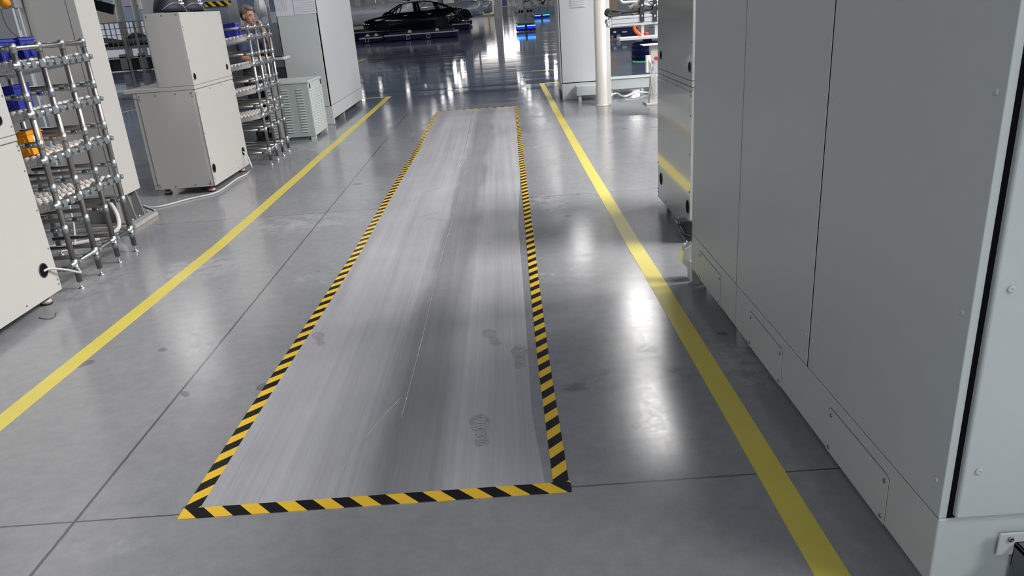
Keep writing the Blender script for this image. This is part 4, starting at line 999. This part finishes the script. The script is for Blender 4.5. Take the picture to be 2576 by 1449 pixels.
# mobile robots with blue lights
def amr(label, px0, px1, py, hpx, posts):
    g = G((px0+px1)/2, py); Y = g.y; a = onY(px0, py, Y).x; c = onY(px1, py, Y).x; sc_ = (c-a)/46.
    K = thing('mobile_robot', label, 'mobile robot', ((a+c)/2, Y, 0)); L = (c-a)/2; H = hpx*sc_
    b = MB(); b.box(-L, L, 0, L*2.2, H*.12, H); b.build('chassis', NAVY, K, .03)
    for s in (-1, 1):
        x0, x1 = sorted((s*L*.12, s*L*.98))
        b = MB(); b.box(x0, x1, -.02, 0, H*.45, H*.86); b.build('lit_panel', BGLOW, K)
        b = MB(); b.box(x0, x1, -.05, -.02, H*.86, H*.98); b.build('light_bar', BLED, K)
    b = MB(); b.box(-L*.82, L*.82, L*.1, L*2, H, H*1.28); b.build('turntable', BLACK, K, .02)
    b = MB(); b.box(-L*1.0, L*1.0, -.05, L*2.2, H*1.28, H*1.42); b.build('top_plate', mat('dull_steel', (.2, .21, .22), .5, metal=.3), K)
    for x in (-.7, -.3, .3, .7): b = MB(); b.tube([(L*x, .0, H*.10), (L*x, .1, H*.10)], H*.1, 12); b.build('wheel', BASEP, K)
    if posts:
        for x in (-.62, -.30, .30, .62):
            b = MB(); b.box(L*x-L*.11, L*x+L*.11, L*.5, L*.8, H*1.42, H*(3.3+.3*abs(x))); b.build('fixture_post', BASEP, K)
        b = MB(); b.box(-L*.75, L*.75, L*.5, L*.7, H*2.9, H*3.3); b.ball((-L*.9, L*.5, H*3.1), L*.25); b.ball((L*.85, L*.5, H*2.4), L*.2); b.build('fixture_beam', BASEP, K)
    return K
amr('dark blue mobile robot with glowing blue lights and grey posts, far down the aisle', 1300, 1348, 80, 15, True)
amr('smaller distant mobile robot with blue lights, right of and behind the first one', 1344, 1383, 45.5, 9, False)

# distant line equipment
def far_item(name, label, cat, px0, px1, pyb, pyt, m, depth=1.5, parts=()):
    g = G((px0+px1)/2, pyb); Y = g.y; a = onY(px0, pyb, Y); c = onY(px1, pyb, Y); t = onY((px0+px1)/2, pyt, Y).z
    K = thing(name, label, cat, ((a.x+c.x)/2, Y, 0)); L = (c.x-a.x)/2
    for nm, fx0, fx1, fz0, fz1, fy0, fy1, mm in parts:
        b = MB(); b.box(-L+fx0*2*L, -L+fx1*2*L, fy0*depth, fy1*depth, fz0*t, fz1*t); b.build(nm, mm, K, .01)
    return K
DSTEEL = mat('dull_machine_steel', (.25, .26, .27), .45, metal=.3)
far_item('white_booth', 'white enclosed booth with a dark door window at the far end of the hall', 'booth', 1160, 1250, 42, -40, CREAM, 3, [('shell', 0, 1, .04, 1, 0, 1, CREAM), ('skirt', 0, 1, 0, .05, -.02, 1, DSTEEL), ('door_window', .47, .62, .28, .62, -.02, 0, DSTEEL), ('screen', .72, .80, .52, .68, -.02, 0, GREEN2), ('rail', .0, .5, .12, .15, -.15, -.1, WHITE2)])
far_item('yellow_guard_post', 'thin yellow post in front of the far white booth', 'post', 1228, 1232, 43, -30, YPOLE, .2, [('shaft', 0, 1, 0, 1, 0, 1, YPOLE)])
far_item('white_pillar', 'tall white building pillar at the far end, right of the booth', 'pillar', 1246, 1263, 47, -70, WHITE, .9, [('shaft', 0, 1, 0, 1, 0, 1, mat('white_pillar_paint', (.78, .77, .76), .3)), ('corner_strip', -.1, .0, 0, .3, -.05, 0, WHITE2)])
g = G(1190, 40); K = thing('welding_gripper', 'dark horizontal gripper head hanging before the far white booth', 'machine', (onY(1192, 15, 95).x, 95, 0))
b = MB(); b.box(-.9, .9, 0, .6, 2.0, 2.02); b.prism([(-.7, 1.75), (.7, 1.75), (.95, 2.0), (-.95, 2.0)], 1, 0, .6); b.build('gripper_body', DSTEEL, K, .05)
b = MB(); b.box(-.75, .75, -.05, 0, 1.95, 2.1); b.build('white_strip', WHITE, K)
b = MB(); b.tube([(0, .3, 2.4), (.3, .3, 4.5), (.3, .3, 9.1)], .12, 8); b.build('hanging_arm', DSTEEL, K)
rnd = random.Random(5)
def clutter(name, label, cat, px0, px1, pyb, pyt, mats, n, seed):
    rnd = random.Random(seed); g = G((px0+px1)/2, pyb); Y = g.y; a = onY(px0, pyb, Y).x; c = onY(px1, pyb, Y).x; t = onY((px0+px1)/2, pyt, Y).z
    K = thing(name, label, cat, ((a+c)/2, Y, 0)); L = (c-a)/2
    b = MB(); b.box(-L, L, .3, 1.2, .0, t*.30); b.build('base_housing', mats[0], K, .03)
    for k in range(5):
        x = -L+2*L*k/4; b = MB(); b.box(x-.06, x+.06, .2, .32, 0, t); b.build('upright', mats[1], K)
    for z in (.34, .62, .97): b = MB(); b.box(-L, L, .15, .25, t*z-.05, t*z+.05); b.build('cross_beam', mats[1], K)
    for k in range(n):
        x = rnd.uniform(-L, L*.85); z = rnd.uniform(.3, .95)*t; wx = rnd.uniform(.08, .30)*L; hz = rnd.uniform(.03, .12)*t
        b = MB(); b.box(x, x+wx, rnd.uniform(-.1, .2), .5, z, z+hz); b.build('module', mats[k % len(mats)], K, .02)
    for k in range(3):
        x = rnd.uniform(-L, L*.6); b = MB(); b.tube(smooth_path([(x, 0, t*.5), (x+.2*L, -.2, t*.7), (x+.35*L, 0, t*.55)], 5), .05, 8); b.build('hose', mats[2], K)
clutter('assembly_line', 'white and silver assembly machinery in the far distance, left of the mobile robot', 'machinery', 1266, 1312, 40, -25, [CREAM, WHITE2, ALU, DSTEEL], 16, 3)
clutter('assembly_line', 'dark steel assembly machinery in the far distance, behind the smaller mobile robot', 'machinery', 1318, 1400, 36, -25, [WALLM, DSTEEL, BLACK, WHITE2, SLATE], 20, 9)
far_item('blue_machine', 'narrow blue and grey machine standing right of the white pillar in the distance', 'machine', 1266, 1277, 42, -8, BLUEP, 1., [('body', 0, 1, 0, .5, 0, 1, DSTEEL), ('blue_head', 0, 1, .55, .95, 0, 1, mat('dusty_blue', (.12, .14, .5), .5))])
# backdrop left of the cars: line-side columns and panels
for px, wpx, m, lab in ((912, 14, GREEN2, 'pale green panel column behind the bare silver car shell'), (942, 3, WHITE, 'thin white post behind the bare silver car shell'), (1008, 16, SLATE, 'dark slate column behind the roof of the black car body'), (1026, 7, NAVY, 'navy column behind the roof of the black car body'), (1052, 34, GREEN2, 'wide pale panel behind the right half of the black car body'), (1160, 20, mat('pale_blue_panel', (.40, .46, .58), .5), 'pale blue panel right of the primed car bodies')):
    a, c = onY(px, 20, 88), onY(px+wpx, 20, 88)
    b = MB(); b.box(a.x, c.x, 88, 88.6, 0, 6); tag(b.build('line_side_panel', m, None, .02), lab, 'panel')

# right: mobile robots seen beyond the round post
g = G(1562, 100); K = thing('mobile_robot', 'navy mobile robot with a white label seen just right of the round post', 'mobile robot', (g.x, g.y, 0)); Y = g.y
def rp(px, py): return onY(px, py, Y)-Vector((g.x, g.y, 0))
a0, a1 = rp(1505, 98), rp(1604, 70)
b = MB(); b.box(a0.x, a1.x, 0, 1.4, .08, a1.z+.05); b.build('chassis', NAVY, K, .04)
b = MB(); b.box(a0.x, a1.x, -.03, 1.4, a1.z+.05, a1.z+.12); b.build('top_plate', BASEP, K)
c0, c1 = rp(1543, 83), rp(1550, 78); b = MB(); b.box(c0.x, c1.x, -.012, 0, c0.z, c1.z); b.build('white_label', PAPER, K)
c0, c1 = rp(1565, 82), rp(1577, 78); b = MB(); b.box(c0.x, c1.x, -.012, 0, c0.z, c1.z); b.build('number_plate', WHITE2, K)
for px in (1540, 1556): c0 = rp(px, 92); b = MB(); b.tube([(c0.x, -.04, c0.z), (c0.x, .02, c0.z)], .09 if px > 1550 else .05, 14); b.build('wheel', BASEP, K)
g = G(1628, 152); K = thing('mobile_robot', 'rounded dark mobile robot with a green glow underneath, behind the cream valve stand', 'mobile robot', (g.x, g.y, 0))
prof = [(.36, .02), (.40, .05), (.40, .14), (.385, .16), (.40, .18), (.40, .30), (.385, .32), (.40, .34), (.37, .44), (.30, .47)]
b = MB(); b.lathe(prof, 32); b.build('shell', NAVY, K)
b = MB(); b.lathe([(.37, .005), (.37, .015)], 24); b.build('green_glow', GLED, K)
b = MB(); b.box(-.45, .9, -.35, .35, .56, .60); b.build('carrying_plate', ALU, K)
b = MB(); b.box(-.1, .1, -.1, .1, .46, .56); b.build('lift_column', BLACK, K)
g = G(1560, 75); K = thing('carton_stack', 'brown cartons and slate machine wall behind the aluminium beam', 'cartons', (onY(1560, 40, 36).x, 36, 0))
b = MB(); b.box(-1.2, -.1, 0, .6, 0, 1.62); b.build('carton', CARD, K, .02); b = MB(); b.box(.6, 1.3, 0, .6, 0, 1.95); b.build('carton', CARD, K, .02)
SM2 = thing('machine_enclosure', 'large slate grey machine enclosure closing the view right of the round post', 'machine enclosure', (onY(1520, 40, 40).x, 40, 0))
b = MB(); b.box(-.5, 9, 0, 1, 0, 3.2); b.build('enclosure', mat('teal_slate', (.22, .28, .30), .5), SM2, .02)

# ------------------------------------------------------------------ left background: mesh cart, round pillars, far offices
g = G(315, 150); CYc = 34.
def lp3(px, py, Y=CYc): return onY(px, py, Y)
gz = lp3(300, 130)
MCt = thing('mesh_cage_cart', 'grey mesh-sided cage cart loaded with dark car parts, between the white column and the workstation', 'cart', (lp3(310, 130).x, CYc, 0))
base = Vector(MCt.location)
x0_, x1_ = lp3(225, 130).x-base.x, lp3(378, 120).x-base.x
zt = lp3(310, 55).z; zb = lp3(310, 118).z
b = MB(); b.box(x0_, x1_, 0, 1.4, zb-.1, zb); b.box(x0_, x1_, 0, .06, zb-.45, zb-.4) ; b.build('deck_frame', BASEP, MCt)
for y in (0, 1.4):
    b = MB()
    for k in range(13):
        x = x0_+(x1_-x0_)*k/12; b.box(x-.012, x+.012, y-.01, y+.01, zb, zt)
    for k in range(5):
        z = zb+(zt-zb)*k/4; b.box(x0_, x1_, y-.01, y+.01, z-.012, z+.012)
    b.build('mesh_panel', BASEP, MCt)
for x in (x0_+.0, x0_+(x1_-x0_)*.62, x0_+(x1_-x0_)*.82, x1_): b = MB(); b.box(x-.04, x+.04, -.04, .04, 0, zt+.02); b.build('corner_post', BASEP, MCt)
b = MB(); b.box(x0_, x1_, .1, 1.3, .05, zb-.5); b.build('undercarriage', mat('dark_green_tub', (.02, .035, .035), .5), MCt)
for x in (x0_+.3, x0_+1.2, x1_-.6): b = MB(); b.box(x, x+.3, .0, .1, .1, zb-.3); b.build('leg', BASEP, MCt)
BUM = thing('car_parts_pile', 'dark moulded car parts lying in the grey mesh cage cart', 'car parts', (base.x, CYc+.4, zb))
b = MB(); b.tube(smooth_path([(x0_+.1, 0, .28), (x0_+.6, 0, .30), (x0_+1.4, 0, .16), (x1_-.3, .1, .22)], 6), [.12]*13+[.14]*6, 10); b.build('bumper', mat('grey_moulding', (.12, .12, .13), .3), BUM)
b = MB(); b.prism([(x0_+.2, .02), (x1_-.1, .02), (x1_-.2, .3), ((x0_+x1_)/2+.4, .55), ((x0_+x1_)/2-.1, .28), (x0_+.4, .14)], 1, .2, .7); b.build('trim_pile', BLACK, BUM, .04)
for px, wpx, lab in ((300, 15, 'left one of two cream round columns beyond the mesh cart'), (341, 11, 'right one of two cream round columns beyond the mesh cart')):
    a = onY(px, 30, 44); b = MB(); rr = wpx/2*44/1890*1.15
    b.lathe([(rr, 0), (rr, 8.9)], 24); o = b.build('round_column', WHITE, None); o.location = (a.x, 44, 0); tag(o, lab, 'column')
BO = thing('office_front', 'tan and glass office front in the far left background, with pale panels', 'office front', (onY(240, 50, 50).x, 50, 0))
b = MB(); b.box(-6, 12, 0, .2, 0, 5.5); b.build('wall_panel', WALLM, BO)
tx0, tx1 = onY(252, 60, 49.9).x-BO.location.x, onY(306, 60, 49.9).x-BO.location.x; tz = onY(280, 24, 49.9).z
b = MB(); b.box(tx0, tx1, -.1, 0, onY(300, 58, 49.9).z, tz); b.build('tan_board', WOOD, BO)
b = MB(); b.box(-6, 12, -.08, -.02, .0, onY(300, 58, 49.9).z); b.build('frosted_glass', mat('frosted_panel', (.66, .70, .80), .3), BO)
b = MB(); b.box(onY(309, 20, 49.8).x-BO.location.x, onY(372, 20, 49.8).x-BO.location.x, -.12, 0, onY(330, 14, 49.8).z, 5.5); b.build('lilac_panels', mat('lilac_panel', (.34, .31, .38), .5), BO)
MNT = thing('hanging_monitor', 'dark slanted screen hanging at the top, left of the cream round columns', 'monitor', onY(260, 14, 28))
b = MB(); b.box(-.55, .35, 0, .08, -.22, .12, Matrix.Rotation(R(18), 4, 'Y')); b.build('screen_panel', BLACKG, MNT, .01)
b = MB(); b.box(-.1, -.02, .02, .06, .1, 2.5); b.build('drop_rod', BASEP, MNT)
# tall pale machine frame right above the white workstation
TF = thing('open_bay_machine', 'pale machine frame with an open dark bay, above and behind the tall white workstation', 'machine', (onY(390, 30, 20).x, 20, 0))
b = MB(); b.box(-.35, .12, 0, .5, 0, 3.0); b.build('frame_column', WHITE2, TF, .01)
b = MB(); b.box(.12, 1.9, .3, .5, 0, 3.0); b.build('bay_panel', mat('bay_blue_grey', (.22, .27, .33), .4), TF, .01)
b = MB(); b.box(-.36, -.28, -.04, 0, 2.1, 2.6); b.build('junction_box', CREAM, TF, .01)

# repeats of one kind share a group phrase
GROUPS = {'tote': 'totes on the tube racks', 'tube_flow_rack': 'tube flow racks left of the aisle', 'workstation_cabinet': 'workstation cabinets beside the aisle',
          'hazard_tape': 'hazard tape strips around the film', 'yellow_floor_line': 'yellow floor lines', 'bump_cap': 'caps on the white workstation',
          'sedan_shell': 'car bodies in the background', 'car_carrier': 'navy carriers under the car bodies', 'mobile_robot': 'mobile robots',
          'power_cable': 'cables on the floor', 'conduit_hose': 'hoses behind the near rack', 'notice_sheet': 'papers on the control cabinet door',
          'round_column': 'cream round columns', 'line_side_panel': 'panels behind the car bodies', 'assembly_line': 'machinery in the far distance'}
for o in bpy.data.objects:
    if o.parent is None and 'label' in o:
        k = o.name.split('.')[0]
        if k in GROUPS: o['group'] = GROUPS[k]
